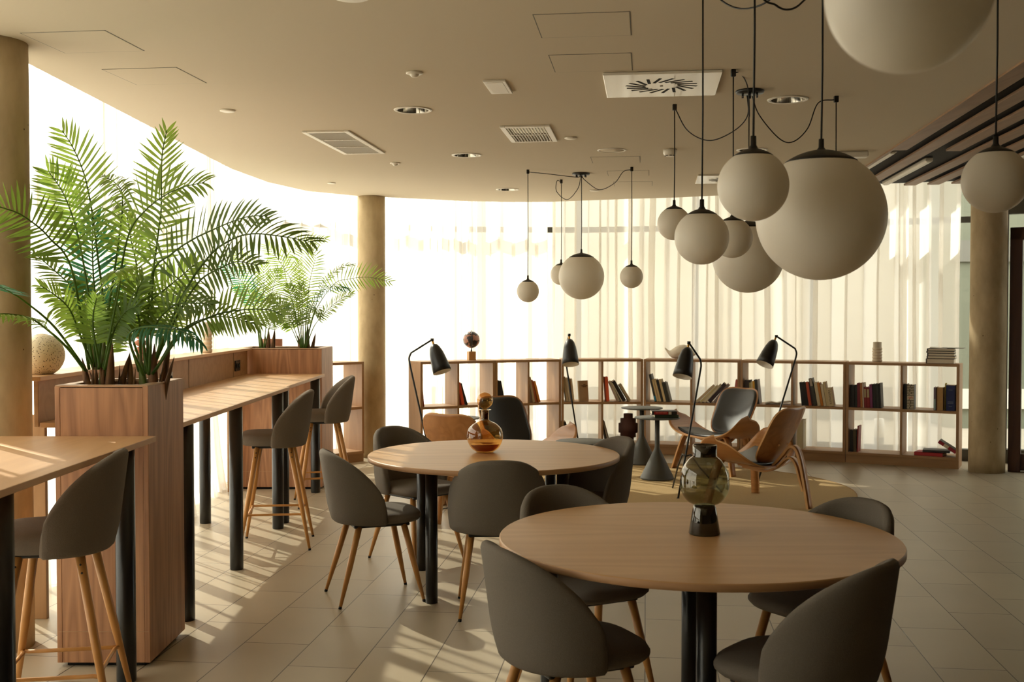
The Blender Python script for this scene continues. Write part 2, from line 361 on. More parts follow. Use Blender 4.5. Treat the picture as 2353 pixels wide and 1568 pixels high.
# ceiling plaster, ends at the slatted field on the right
SLX = lambda y: 2.45 + .1222 * (y - 5.2)
cpoly = CEDGE + [(SLX(11.0), 11.0), (SLX(-3.0), -3.0), (-2.37, -3.0)]
DOWN = [(-.596, 6.70), (-.352, 8.617), (-.045, 11.02), (1.578, 6.373), (1.80, 8.34)]
VENTS = [(-1.192, 7.985, .325, 1.045), (.121, 7.584, .33, .655)]
CR = -.1216
def rect_at(cx, cy, w, l):
    R = Matrix.Rotation(CR, 3, 'Z'); return [((R @ Vector((a * w / 2, b * l / 2, 0))) + Vector((cx, cy, 0)))[:2] for a, b in ((-1, -1), (1, -1), (1, 1), (-1, 1))]
holes = [[(x + .095 * math.cos(2 * PI * k / 32), y + .095 * math.sin(2 * PI * k / 32)) for k in range(32)] for x, y in DOWN] + [rect_at(cx, cy, w - .06, l - .06) for cx, cy, w, l in VENTS]
tag(MB().sheet_holes(cpoly[::-1], holes, CEIL, CEIL + .05).build('ceiling', M['ceiling']), kind='structure')
upoly = [(p.x, p.y) for p in offset_path(cpath, .45)[::20]] + [(8.8, 9.6), (8.8, -3.2), (-2.95, -3.2)]
tag(MB().prism(upoly[::-1], 3.46, 3.6).build('ceiling_slab', M['slab']), kind='structure')
tag(MB().box((2.9, -3.06, 1.73), (11.6, .12, 3.46)).build('wall_back', M['dim_wall']), kind='structure')
tag(MB().box((8.66, 3.2, 1.73), (.12, 12.6, 3.46)).build('wall_right', M['dim_wall']), kind='structure')
tag(MB().box((-2.93, -1.0, 1.73), (.12, 4.0, 3.46)).build('wall_left', M['stone_grey']), kind='structure')

# slatted ceiling field
sl = thing('slatted_ceiling', 'field of parallel brown wooden slats on dark boarding in the right half of the ceiling', 'slatted ceiling', (0, 0, 0))
dvec = Vector((.1222, 1, 0)).normalized(); nvec = Vector((dvec.y, -dvec.x, 0))
MB().prism([(SLX(-3), -3.), (8.6, -3.), (8.6, 9.05), (3.17, 10.98)], 2.782, 2.80).build('backing_board', M['dark_void'], sl)
MB().prism([(SLX(-3.) - .004, -3.), (SLX(-3.) + .016, -3.), (SLX(10.95) + .016, 10.95), (SLX(10.95) - .004, 10.95)], CEIL - .012, 2.79).build('edge_fascia', M['slat_wood'], sl)
FAR = lambda x: 10.94 - (x - 3.16) * .35
for i in range(26):
    off = .075 + i * .207
    x0 = SLX(-2.9) + off / dvec.y
    y1 = FAR(x0 + 13.6 * .1222) - .03
    cut = {0: 8.36, 2: 8.40}.get(i)                                    # two slats stop short where the linear lights begin
    if cut: y1 = cut
    a = Vector((x0, -2.9, 0)); b = Vector((x0 + .1222 * (y1 + 2.9), y1, 0)); mid = (a + b) / 2
    if y1 < 0 or x0 > 8.4: continue
    MB().box((mid.x, mid.y, CEIL + .006), (.110, (b - a).length, .018), Matrix.Rotation(-math.atan(.1222), 3, 'Z')).build('slat', M['slat_wood'], sl, bevel=.002)
def linear_light(p, q, label):
    p, q = Vector(p), Vector(q); t = thing('linear_light', label, 'light fixture', (p + q) / 2, -math.atan2((q - p).x, (q - p).y), 'linear lights in the slatted ceiling')
    ln = (q - p).length
    MB().box((0, 0, .022), (.06, ln, .03)).build('housing', M['white_plastic'], t, bevel=.004)
    MB().box((0, 0, .005), (.04, ln - .02, .012)).build('diffuser', M['lamp_white'], t, bevel=.003)
    return t
linear_light((3.13, 10.55, 2.74), (2.90, 8.46, 2.74), 'slim white linear light at the start of the edge slat row')
linear_light((3.56, 10.6, 2.74), (3.36, 8.95, 2.74), 'slim white linear light two slat rows in from the edge')
linear_light((4.1, 9.55, 2.74), (3.92, 8.05, 2.74), 'slim white linear light partly behind the rightmost small globe')

# columns
def column(name, x, y, r, label, z1=CEIL):
    b = MB(); prof = [(0, 0), (r, 0)] + [(r * (1 + .004 * math.sin(i * 2.1)), z1 * i / 14) for i in range(1, 15)] + [(0, z1)]
    b.lathe(prof, 48); o = b.build(name, M['concrete']); o.location = (x, y, 0)
    return tag(o, label, 'column', kind='structure')
column('concrete_column', -2.365, 5.03, .168, 'round concrete column at the left edge beside the planter', CEIL)
column('concrete_column', -1.485, 11.72, .145, 'round concrete column in front of the curtains beside the low bookcase gap', CEIL + .02)
column('concrete_column', 4.561, 10.61, .165, 'round concrete column at the right beyond the bookcase', 2.93)

# glazed facade: bays with aluminium frames, transoms at 2.2 m
def bay(idx, s0, s1):
    p, _, n0 = cpt(s0); q, _, n1 = cpt(s1); p = p + n0 * .27; q = q + n1 * .27; p.z = q.z = 0
    t = thing('window_%d' % idx, None, None, p, 0, None, 'structure'); t['kind'] = 'structure'
    d = q - p; rz = math.atan2(d.y, d.x); R = Matrix.Rotation(rz, 3, 'Z'); ln = d.length
    fr = MB()
    for X in (0, ln): fr.box(R @ Vector((X, 0, 1.73)), (.055, .10, 3.42), R)
    for Z in (.06, 2.48, 3.42): fr.box(R @ Vector((ln / 2, 0, Z)), (ln, .09, .06 if Z != .06 else .12), R)
    tag(fr.build('window_frame', M['alu'], t), kind='structure')
    tag(MB().box(R @ Vector((ln / 2, .0, 1.73)), (ln - .05, .012, 3.34), R).build('window_pane', M['pane'], t), kind='structure')
sb = [0.]
while sb[-1] < CLEN - .9: sb.append(sb[-1] + 1.27)
sb[-1] = CLEN
for i in range(len(sb) - 1): bay(i + 1, sb[i], sb[i + 1])
# end of the facade past the curtains: fixed glass and the timber door
fd = Vector((.889, -.458, 0)); FR = Matrix.Rotation(math.atan2(fd.y, fd.x), 3, 'Z'); q, _, nn = cpt(CLEN); F0 = q + nn * .27; F0.z = 0
D0 = Vector((4.79, 10.66, 0))
t = thing('door_1', None, None, D0, 0, None, 'structure')
b = MB(); b.box(FR @ Vector((.055, 0, 1.17)), (.11, .14, 2.34), FR); b.box(FR @ Vector((1.15, 0, 1.17)), (.11, .14, 2.34), FR); b.box(FR @ Vector((.6, 0, 2.28)), (1.2, .14, .12), FR)
b.box(FR @ Vector((.6, 0, .09)), (1.0, .05, .16), FR)
tag(b.build('door_frame', M['door_wood'], t, bevel=.004), kind='structure')
tag(MB().box(FR @ Vector((.6, 0, 1.2)), (.98, .014, 2.1), FR).build('door_glass', M['pane'], t), kind='structure')
b = MB(); b.lathe([(0, -.02), (.05, -.02), (.05, .02), (0, .02)], 20, FR @ Vector((.2, -.05, 1.28)), rot=Matrix.Rotation(PI / 2, 3, 'X')); b.build('door_handle', M['grey_plate'], t)
t = thing('window_20', None, None, F0, 0, None, 'structure')
b = MB(); b.box(FR @ Vector((1.8, 0, 1.73)), (.06, .1, 3.45), FR); b.box(FR @ Vector((3.6, 0, 1.73)), (.06, .1, 3.45), FR); b.box(FR @ Vector((1.8, 0, 2.62)), (3.6, .09, .2), FR); b.box(FR @ Vector((1.8, 0, .07)), (3.6, .12, .14), FR)
tag(b.build('window_frame', M['alu'], t), kind='structure')
tag(MB().box(FR @ Vector((1.8, 0, 1.75)), (3.6, .012, 3.35), FR).build('window_pane', M['pane'], t), kind='structure')

# sheer curtains
def curtain(s0, s1, seed, label, amp=.040, top=3.10, flare=0.):
    rnd = random.Random(seed); step = .011; n = int((s1 - s0) / step)
    # random fold lengths
    ph = []; p = rnd.random() * 6.28; lam = rnd.uniform(.13, .3); cnt = 0
    for i in range(n + 1):
        ph.append((p, lam)); p += 2 * PI * step / lam; cnt += 2 * PI * step / lam
        if cnt > 2 * PI: cnt = 0; lam = rnd.uniform(.11, .34)
    zs = [.012, .10, .35, .8, 1.3, 1.8, 2.3, 2.75, top]
    bm = bmesh.new(); rows = []
    off = rnd.random() * 40
    for z in zs:
        row = []; g = 1 - z / top
        for i in range(n + 1):
            P, lm = ph[i]; s = s0 + i * step
            w = noise.noise(Vector((s * 1.7, z * .55, off)))
            a = amp * (lm / .2) ** .6 * (1 + .35 * g) * (1 + .5 * w)
            drift = .5 * w + g * .6 * noise.noise(Vector((s * .9, off, 3)))
            ov = min(.6, 1.05 * lm / .2 * .02 / .02 * .018 / .018)
            ds = .043 * (lm / .2) * math.sin(2 * (P + drift)) * (.75 + .5 * noise.noise(Vector((s * 3, off, 9))))
            q, tt, nn = cpt(s + ds)
            pt = q + nn * (a * math.sin(P + drift) - flare * g ** 3 * (1 + w) - .012 * math.sin(P * .37))
            row.append(bm.verts.new((pt.x, pt.y, z + (.008 * math.sin(P) if z < .05 else 0))))
        rows.append(row)
    for A, B in zip(rows, rows[1:]):
        for i in range(n):
            f = bm.faces.new((A[i], A[i + 1], B[i + 1], B[i])); f.smooth = True
    me = bpy.data.meshes.new('curtain'); bm.to_mesh(me); bm.free(); me.materials.append(M['curtain'])
    o = bpy.data.objects.new('curtain', me); C.objects.link(o)
    return tag(o, label, 'curtain', 'sheer white curtains along the glass front')
cuts = [s_near(-2.52, 1.2), s_near(-2.52, 5.05), s_near(-2.52, 6.36), s_near(-2.52, 8.42), s_near(-2.55, 9.55), s_near(-2.57, 10.6), s_near(-1.5, 12.13)]
clabs = ['sheer curtain nearest the camera along the left glass, beside the left counter',
         'sheer curtain right behind the speckled sphere and the left column', 'sheer curtain behind the big palm over the long shelf',
         'short sheer curtain behind the ringed vase on the long shelf', 'sheer curtain behind the palms of the far planter',
         'overexposed sheer curtain in the corner left of the slim concrete column']
for i in range(6): curtain(cuts[i] - .03, cuts[i + 1] + .03, 11 + i, clabs[i], flare=.10 if i in (2, 3) else .03)
cut2 = [s_near(-1.5, 12.13), s_near(-.5, 12.48), s_near(.415, 12.58), s_near(1.32, 12.44), s_near(2.2, 12.1), s_near(3.1, 11.73), s_near(4.02, 11.42), s_near(4.50, 11.19)]
clabs2 = ['bright sheer curtain between the slim column and the little world globe', 'sheer curtain behind the globe, left of the dark gap',
          'sheer curtain right of the dark gap, behind the far cluster of small globe lamps', 'sheer curtain behind the ceramic bird',
          'sheer curtain behind the rightmost reading lamp', 'sheer curtain behind the ringed vase on the bookcase', 'bunched greenish sheer curtain at the end of the bookcase behind the book stack']
for i in range(7): curtain(cut2[i] + (.012 if i == 2 else -.03), min(CLEN, cut2[i + 1] - (.012 if i == 1 else -.03)), 31 + i, clabs2[i], amp=.036 if i < 6 else .05)
# curtain rail hidden in the pocket
rp = offset_path(cpath, 0)[::25]
MBr = MB(); MBr.tube([(p.x, p.y, 3.13) for p in rp], .015, 6); tag(MBr.build('trim_1', M['white_plastic']), kind='structure')

# outside: street, low ledge, houses
tag(MB().box((0, 30, -.16), (120, 120, .1)).build('ground', M['pavement']), kind='structure')
def building(label, cx, cy, w, d, h, rz, mat, floors=4, bays=8):
    t = thing('building', label, 'building', (cx, cy, -.1), rz, 'houses across the street')
    MB().box((0, 0, h / 2), (w, d, h)).build('facade', mat, t)
    fh = h / floors
    for k in range(floors):
        MB().box((0, -d / 2 - .06, k * fh + fh - .25), (w + .05, .2, .35)).build('floor_band', M['plinth_grey'], t)
    for k in range(floors):
        for j in range(bays):
            x = -w / 2 + (j + .5) * w / bays
            MB().box((x, -d / 2 - .02, k * fh + fh * .45), (w / bays * .55, .06, fh * .5)).build('window_opening', M['build_glass'], t)
    return t
# ================================================================== COUNTER, PLANTERS
def planter(label, x0, x1, y0, y1, h):
    t = thing('planter', label, 'planter', ((x0 + x1) / 2, (y0 + y1) / 2, 0), 0, 'wood veneer palm planters')
    w, d = x1 - x0, y1 - y0; k = .022
    MB().box((0, -d / 2 + k / 2, h / 2 + .01), (w - 2 * k + .002, k, h - .02)).build('front_panel', M['planter_wood'], t, bevel=.0015)
    MB().box((0, d / 2 - k / 2, h / 2 + .01), (w - 2 * k + .002, k, h - .02)).build('back_panel', M['planter_wood'], t, bevel=.0015)
    for s in (-1, 1): MB().box((s * (w / 2 - k / 2 + .0015), 0, h / 2 + .01), (k, d + .002, h - .02)).build('side_panel', M['planter_wood'], t, bevel=.0015)
    MB().box((0, 0, .011), (w - .06, d - .06, .022)).build('plinth', M['vent_dark'], t)
    b = MB(); r = .05
    for a, c in (((0, -d / 2 + r / 2, h), (w, r, .012)), ((0, d / 2 - r / 2, h), (w, r, .012)), ((-w / 2 + r / 2, 0, h), (r, d - 2 * r, .012)), ((w / 2 - r / 2, 0, h), (r, d - 2 * r, .012))): b.box(a, c)
    b.build('rim', M['edge_wood'], t, bevel=.001)
    MB().box((0, 0, h - .07), (w - 2 * k, d - 2 * k, .02)).build('soil', M['soil'], t)
    b = MB(); b.box((0, -d / 2 - .0006, .155), (w - .004, .002, .002)); b.build('plinth_joint', M['edge_wood'], t)
    return t
planter('tall wood planter box between the two counters, holding the big palms', -1.957, -1.56, 4.735, 5.24, 1.212)
planter('wide wood planter box at the far end of the counter, holding the small palms', -2.40, -1.640, 9.53, 10.12, 1.214)

def counter(label, x0, x1, y0, y1, legs, name='counter_top'):
    t = thing('high_counter', label, 'counter', ((x0 + x1) / 2, (y0 + y1) / 2, 0), 0, 'high oak counters by the window')
    ox, oy = t.location.x, t.location.y
    b = MB(); b.box((0, 0, .988), (x1 - x0, y1 - y0, .024)); b.build('counter_top', M['counter_wood'], t, bevel=.002)
    for x, y in legs:
        b = MB(); b.lathe([(0, 0), (.038, 0), (.040, .006), (.040, .976), (0, .976)], 24, (x - ox, y - oy, 0)); b.build('leg', M['black_leg'], t)
    return t
counter('near oak high counter on black legs, left edge, with a bright sun stripe', -2.19, -1.525, 2.30, 4.733, [(-1.60, 4.56), (-1.61, 3.47), (-1.60, 2.45), (-2.12, 2.45)])
c2 = counter('middle section of oak high counter behind the tall planter, on black legs', -2.265, -1.583, 5.30, 7.876, [(-1.64, 6.56), (-1.617, 5.47), (-2.215, 5.46), (-1.655, 7.80)])
c3 = counter('far section of oak high counter that ends at the wide planter', -2.275, -1.612, 7.882, 9.525, [(-1.66, 8.02), (-1.668, 9.37), (-2.225, 8.0)])
# low back board with a shelf on top
t = thing('window_shelf', 'long raised wooden shelf behind the far counter carrying the sphere and vases', 'shelf', (-2.27, 7.4, 0))
MB().box((-.012, .0, 1.093), (.022, 4.2, .226)).build('back_board', M['shelf_wood_x'], t, bevel=.002)
for y in (-.93, .37, 1.62): MB().box((.0002, y, 1.1), (.0012, .003, .2)).build('board_joint', M['vent_dark'], t)
MB().box((-.075, -.02, 1.2145), (.22, 4.28, .021)).build('shelf_top', M['counter_wood'], t, bevel=.002)
for y in (-1.9, 0.2, 2.0): MB().box((-.10, y, .51), (.10, .03, 1.02)).build('support', M['shelf_wood'], t, bevel=.002)
def socket(label, y, kind):
    t = thing('wall_switch' if kind == 's' else 'power_socket', label, 'switch' if kind == 's' else 'socket', (-2.268, y, 1.09), 0)
    h, w = (.155, .075) if kind == 's' else (.085, .155)
    MB().box((.004, 0, 0), (.008, w, h)).build('face_plate', M['grey_plate'] if kind != 'b' else M['black'], t, bevel=.002)
    if kind == 's':
        MB().box((.011, 0, .028), (.008, .045, .05), Matrix.Rotation(.12, 3, 'Y')).build('rocker', M['grey_plate'], t, bevel=.002)
        MB().box((.011, 0, -.026), (.008, .045, .05), Matrix.Rotation(-.12, 3, 'Y')).build('rocker', M['grey_plate'], t, bevel=.002)
    else:
        for s in (-1, 1):
            b = MB(); b.lathe([(0, 0), (.021, 0), (.021, .004), (0, .004)], 20, (.0075, s * .036, 0), rot=Matrix.Rotation(PI / 2, 3, 'Y')); b.build('outlet', M['vent_dark'], t)
    return t
socket('grey rocker switch plate on the back board left of the tall planter', 5.60, 's')
socket('grey double power socket on the back board just past the tall planter', 7.30, 'p')
socket('dark double power socket in the far corner of the back board', 9.13, 'b')

# ================================================================== BOOKCASES
BH, BD, TH = 1.025, .33, .026
def bookcase(label, p0, p1, cols):
    p0, p1 = Vector((p0[0], p0[1], 0)), Vector((p1[0], p1[1], 0)); d = p1 - p0; w = d.length - .004; rz = math.atan2(d.y, d.x)
    t = thing('bookcase', label, 'bookcase', p0 + d.normalized() * .002, rz, 'low open bookcases in an arc along the curtains')
    for s, x in (('side_panel', TH / 2), ('side_panel', w - TH / 2)): MB().box((x, BD / 2, .085 + (BH - TH - .085) / 2), (TH, BD, BH - TH - .085)).build(s, M['shelf_wood'], t, bevel=.0015)
    MB().box((w / 2, BD / 2, BH - TH / 2), (w, BD, TH)).build('top_board', M['shelf_wood_x'], t, bevel=.0015)
    MB().box((w / 2, BD / 2, .085 + TH / 2), (w - 2 * TH, BD, TH)).build('bottom_board', M['shelf_wood_x'], t, bevel=.0015)
    MB().box((w / 2, BD / 2 + .006, .0425), (w, BD - .012, .085)).build('plinth', M['shelf_wood_x'], t, bevel=.0015)
    for k in range(1, cols):
        for z0, z1 in ((.111, .539), (.565, BH - TH)): MB().box((w * k / cols, BD / 2, (z0 + z1) / 2), (.022, BD - .004, z1 - z0)).build('divider', M['shelf_wood'], t, bevel=.001)
    MB().box((w / 2, BD / 2, .552), (w - 2 * TH, BD - .002, .026)).build('shelf', M['shelf_wood_x'], t, bevel=.001)
    return t, w
ARC = [(-.93, 11.22), (-.175, 11.60), (.53, 11.89), (1.415, 11.91), (2.40, 11.64), (3.39, 11.23), (4.345, 10.737)]
UL = ['bookcase unit at the left end of the arc, nearest the slim column', 'bookcase unit carrying nothing on top, behind the black shell chair',
      'bookcase unit with the brown stacked clay vase on its lower shelf', 'bookcase unit under the white bird', 'bookcase unit behind the rightmost reading lamp with a magazine lying open', 'bookcase unit at the right end with the book stack on top']
UNITS = [bookcase(UL[i], ARC[i], ARC[i + 1], 2) for i in range(6)]
LEFTU = bookcase('bookcase unit half hidden behind the far planter, left of the slim column', (-2.30, 10.574), (-1.512, 11.318), 2)

def local(unit, x, y, z): return unit[0].matrix_basis @ Vector((x, y, z))
def book(label, unit, x, z, h, d, th, rgb, lean=0., yaw=0., y=.02, page=(222, 208, 182), spine=None, group='books in the bookcase', cover_face=False, marks=()):
    """upright book; x,z is its lower left front corner in the unit; positive lean tips the top to the left"""
    loc = local(unit, x, y, z); rz = unit[0].rotation_euler.z
    t = thing('book', label, 'book', loc, rz + yaw, group)
    R = Matrix.Rotation(-lean, 3, 'Y'); cm = bookmat(rgb); sm = bookmat(spine) if spine else cm
    lift = th * math.sin(abs(lean)) if lean < 0 else 0
    P = lambda a, b, c: R @ Vector((a, b, c)) + Vector((0, 0, lift))
    ct = min(.003, th * .2)
    b = MB()
    b.box(P(ct / 2, d / 2, h / 2), (ct, d, h), R); b.box(P(th - ct / 2, d / 2, h / 2), (ct, d, h), R); b.build('cover', cm, t)
    MB().box(P(th / 2, ct / 2, h / 2), (th, ct, h), R).build('spine', sm, t)
    MB().box(P(th / 2, d / 2 + .001, h / 2), (th - 2 * ct, d - .006, h - .008), R).build('pages', M['page'], t)
    for (z0, z1, col) in marks:
        MB().box(P(th / 2, -.0006, h * (z0 + z1) / 2), (th * .7, .0014, h * (z1 - z0)), R).build('spine_band', bookmat(col), t)
    return t
W_ = [u[1] for u in UNITS]
ZU, ZL = .5655, .1115
def row(ui, x, specs, z=ZU, d0=.16):
    """specs: label, thickness, height, colour, lean[, extra]"""
    for sp in specs:
        lab, th, h, col, lean = sp[:5]; ex = sp[5] if len(sp) > 5 else {}
        if 'dx' in ex: x += ex['dx']
        d = ex.get('d', d0)
        if lean < 0: x0 = x
        else: x0 = x
        book(lab, UNITS[ui], x0, z, h, d, th, col, lean, y=ex.get('y', .03), spine=ex.get('spine'), marks=ex.get('marks', ()), yaw=ex.get('yaw', 0))
        x += th / math.cos(lean) + .0015
    return x
K = (30, 28, 26)
row(0, .035, [('dark red book leaning by the left end panel, behind the reading lamp pole', .02, .25, (140, 52, 40), .10)])
row(0, W_[0] / 2 + .05, [('orange-red book leaning left in the end bookcase unit', .035, .235, (226, 88, 48), .20), ('thin black book leaning on the orange-red book', .014, .235, (52, 44, 38), .30, {'dx': .02})])
row(1, .05, [('black book just left of the twin black book, above the shell chair back', .034, .245, K, .14), ('second black book in that pair, above the shell chair back', .034, .24, (34, 32, 30), .2, {'dx': .004})])
row(1, W_[1] / 2 + .062, [('cream paperback leaning on the divider beside the orange books', .026, .275, (206, 186, 150), .19), ('rust brown paperback between cream and orange books', .018, .245, (178, 92, 52), .2), ('bright orange paperback leaning right of the rust brown one', .026, .23, (222, 138, 52), .26, {'dx': .016})])
row(2, .052, [('cream paperback with dark red top at the left of its cell', .028, .265, (202, 184, 150), .14, {'spine': (198, 178, 142)}), ('narrow white paperback behind the lamp pole', .02, .255, (214, 198, 168), .14),
              ('narrow multicoloured paperback in yellow and red', .018, .255, (180, 96, 66), .12, {'marks': [(.62, .95, (206, 178, 60)), (.05, .5, (150, 52, 52))]}), ('sand coloured paperback beside the multicoloured one', .02, .245, (206, 184, 148), .11)])
bk = book('pale tan book with its printed cover turned to the room', UNITS[2], .185, ZU, .225, .13, .02, (190, 160, 128), .09, yaw=-.95, spine=(212, 190, 150))
fo = MB()
for zz, w0 in ((.185, .03), (.172, .09), (.160, .05)): fo.box((.0212 + .02 - .02, .065, zz), (.001, w0, .008), Matrix.Rotation(-.09, 3, 'Y'))
fo.build('cover_title', bookmat((96, 70, 50)), bk); 
row(2, W_[2] / 2 + .045, [('wide coral red book standing at the left of its cell', .036, .265, (240, 104, 72), .07, {'spine': (244, 108, 70)}), ('grey-beige paperback leaning steeply on the coral book', .024, .23, (182, 168, 140), .42, {'dx': .088}), ('thin white paperback under the black one', .012, .22, (214, 202, 178), .5, {'dx': .012}), ('thick black book leaning steeply beside the coral book', .034, .245, (36, 32, 30), .52, {'dx': .006}), ('patterned beige paperback leaning last in that row', .03, .205, (178, 160, 124), .53, {'dx': .014, 'd': .13})])
row(3, .115, [('tall dark book with a blue foot leaning on the unit side', .024, .30, (58, 58, 54), .22, {'marks': [(.02, .2, (40, 140, 176))]}), ('first of two slim cream paperbacks, left one', .022, .245, (210, 182, 132), .25), ('second of two slim cream paperbacks, right one', .022, .245, (214, 188, 138), .25), ('slim black paperback between cream books', .022, .24, (38, 34, 30), .25), ('broad cream paperback right of the slim black one', .026, .245, (218, 194, 146), .24), ('dark green-grey book, second from the right of its row', .03, .215, (46, 46, 38), .25), ('dark book with a mottled cover facing right, last of its row', .012, .215, (84, 78, 64), .25)])
def lean_right(ui, x, specs):
    for lab, th, h, col, lean, mk in specs:
        book(lab, UNITS[ui], x, ZU, h, .15, th, col, -lean, marks=mk); x += th / math.cos(lean) + .004
lean_right(3, W_[3] / 2 + .045, [('cream book leaning right, lowest of a slanted row', .026, .25, (204, 182, 146), .80, []), ('yellowish cream book second in the slanted row', .024, .245, (206, 190, 140), .80, []), ('white book third in the slanted row', .030, .25, (214, 202, 174), .76, []), ('dark violet book in the slanted row behind the shell chair', .042, .255, (52, 40, 50), .72, []), ('lilac grey book last of the slanted row', .028, .24, (128, 112, 110), .66, [])])
book('thin pink book upright at the end of the slanted row', UNITS[3], W_[3] - .075, ZU, .25, .15, .03, (186, 104, 94), -.12)
row(4, .04, [('dark brown thick book at the left of its cell above the shell chair', .05, .25, (48, 34, 32), .0), ('olive book beside the dark brown one, above the shell chair', .022, .225, (176, 166, 110), .03), ('cream book in the middle of five above the shell chair', .018, .235, (212, 196, 152), .04), ('yellow book above the shell chair', .024, .24, (214, 160, 44), .06), ('grey and black book with a pale blue cover, last of five', .036, .255, (142, 138, 146), .1, {'spine': (44, 42, 40)})])
t = thing('magazine', 'open magazine lying on the middle shelf beside five upright books', 'magazine', local(UNITS[4], .36, .15, ZU), UNITS[4][0].rotation_euler.z + .2)
b = MB(); b.ribbon([(-.12, 0, .004), (-.06, 0, .02), (0, 0, .008), (.06, 0, .022), (.14, 0, .028)], (0, .09, 0), .006); b.build('pages', bookmat((150, 138, 116)), t)
row(4, W_[4] / 2 + .095, [('black book first from the left in the long mixed row', .034, .24, (24, 26, 28), .11), ('glossy black book second in the long mixed row', .034, .24, (18, 20, 22), .13), ('brick red book third in the long mixed row', .030, .245, (186, 78, 48), .15), ('thin purple-black book fourth in the long mixed row', .018, .24, (48, 32, 40), .16), ('tall dark book with grey pages sticking up above the others', .034, .285, (60, 62, 54), .2, {'marks': [(.72, .98, (170, 156, 138))]}), ('white book with a printed spine in the long mixed row', .032, .245, (204, 190, 156), .17), ('ochre orange book in the long mixed row', .026, .24, (192, 120, 40), .18), ('small white paperback right of the ochre book', .026, .225, (212, 198, 168), .17), ('beige book with a grey back beside the lettered book', .026, .25, (198, 180, 136), .17)])
bk = book('squat cream book with hand-lettered spine, last in the long mixed row', UNITS[4], W_[4] - .165, ZU, .19, .14, .052, (206, 188, 152), .15, spine=(204, 186, 148))
def lettering(txt, size, parent, loc, rot, mat, name='lettering', ext=.0006):
    cu = bpy.data.curves.new('text', 'FONT'); cu.body = txt; cu.size = size; cu.align_x = 'CENTER'; cu.align_y = 'CENTER'; cu.extrude = ext
    tmp = bpy.data.objects.new('text', cu); me = bpy.data.meshes.new_from_object(tmp); bpy.data.objects.remove(tmp); bpy.data.curves.remove(cu)
    o = bpy.data.objects.new(name, me); C.objects.link(o); me.materials.clear(); me.materials.append(mat); o.parent = parent; o.location = loc; o.rotation_euler = rot; return o
lettering('Valtimore', .038, bk, (.026 - .015, -.0012, .098), (PI / 2, PI / 2 - .15, 0), bookmat((92, 74, 56)))
row(5, .037, [('plain black book left of the wine red one', .044, .225, (26, 23, 21), 0), ('black-green book beside the wine red one', .022, .225, (24, 26, 22), 0), ('wine red book in the upright row', .030, .245, (120, 26, 38), .02), ('ochre book in the upright row', .022, .245, (172, 106, 46), .03), ('narrow white book in the upright row', .012, .25, (214, 200, 176), .04), ('left of two short red books with cream labels', .026, .205, (128, 16, 20), .04, {'marks': [(.5, .92, (168, 148, 110))]}), ('right of two short red books with cream labels', .030, .205, (132, 14, 16), .04, {'marks': [(.5, .92, (172, 152, 112))]}), ('purple book in the upright row', .026, .235, (118, 44, 92), .05), ('left black book next to the purple one', .030, .24, (24, 22, 20), .04), ('shiny black book near the right of the upright row', .030, .245, (30, 30, 26), .05), ('last black book of the upright row with pale cover', .016, .25, (26, 24, 22), .05, {'spine': (26, 24, 22)})])
x5 = W_[5] / 2 + .016
row(5, x5, [('thin black book beside the black and white striped book', .03, .25, (22, 18, 16), 0)])
bk = book('thick black and white patterned book with a red letter on the spine', UNITS[5], x5 + .034, ZU, .245, .15, .066, (40, 34, 30), 0, spine=(206, 192, 162))
b = MB(); rr = random.Random(3)
for k in range(15):
    if k in (6, 7): continue
    b.box((.033, -.0012, .245 * (k + .5) / 15), (.064, .0016, .005))
    b.box((rr.uniform(.02, .046), -.0012, .245 * (k + 1) / 15), (.006, .0016, .010))
b.build('spine_pattern', bookmat((30, 24, 22)), bk)
lettering('S', .05, bk, (.033, -.0016, .117), (PI / 2, PI / 2, 0), bookmat((196, 40, 34)))
row(5, W_[5] - .21, [('beige book with a violet and pale blue side, left of the blue one', .06, .225, (176, 138, 86), -.0, {'spine': (178, 138, 84)})])
book('violet paperback behind the beige book', UNITS[5], W_[5] - .236, ZU, .225, .17, .022, (120, 104, 118), 0, marks=[(.02, .5, (150, 176, 172))])
book('thin yellow paperback sticking up beside the blue book', UNITS[5], W_[5] - .143, ZU, .262, .12, .008, (224, 204, 74), 0, y=.12)
bk = book('thick navy blue book at the right end of the bookcase', UNITS[5], W_[5] - .122, ZU, .25, .18, .082, (20, 36, 88), 0)
b = MB()
for zz, ww in ((.205, .034), (.088, .05), (.074, .05), (.045, .03)): b.box((.041, -.0012, zz), (ww, .0016, .004))
b.build('spine_mark', bookmat((120, 128, 140)), bk)
# lower shelves
row(2, .05, [('black book leaning on the lower shelf behind a lamp tripod, left one', .03, .25, (26, 24, 24), .3), ('black book with grey label on the lower shelf, right one', .036, .24, (52, 48, 46), .33, {'dx': .008, 'marks': [(.05, .4, (150, 146, 140))]})], z=ZL)
row(2, W_[2] / 2 + .05, [('dark paperback leaning on the lower shelf beside the clay vase', .014, .235, (70, 64, 58), .22), ('cream thin paperback on the lower shelf beside the clay vase', .012, .24, (196, 186, 166), .24), ('grey photo-covered book leaning on the lower shelf', .012, .25, (134, 124, 110), .26)], z=ZL)
row(4, .05, [('red paperback low on the shelf seen between the shell chairs', .03, .2, (176, 44, 40), .08), ('greyish book low on the shelf seen between the shell chairs', .045, .21, (160, 140, 116), .1)], z=ZL)
row(4, W_[4] / 2 + .05, [('wide white file box on the lower shelf behind the front shell chair', .06, .30, (214, 204, 170), 0, {'spine': (206, 196, 160), 'd': .24})], z=ZL)
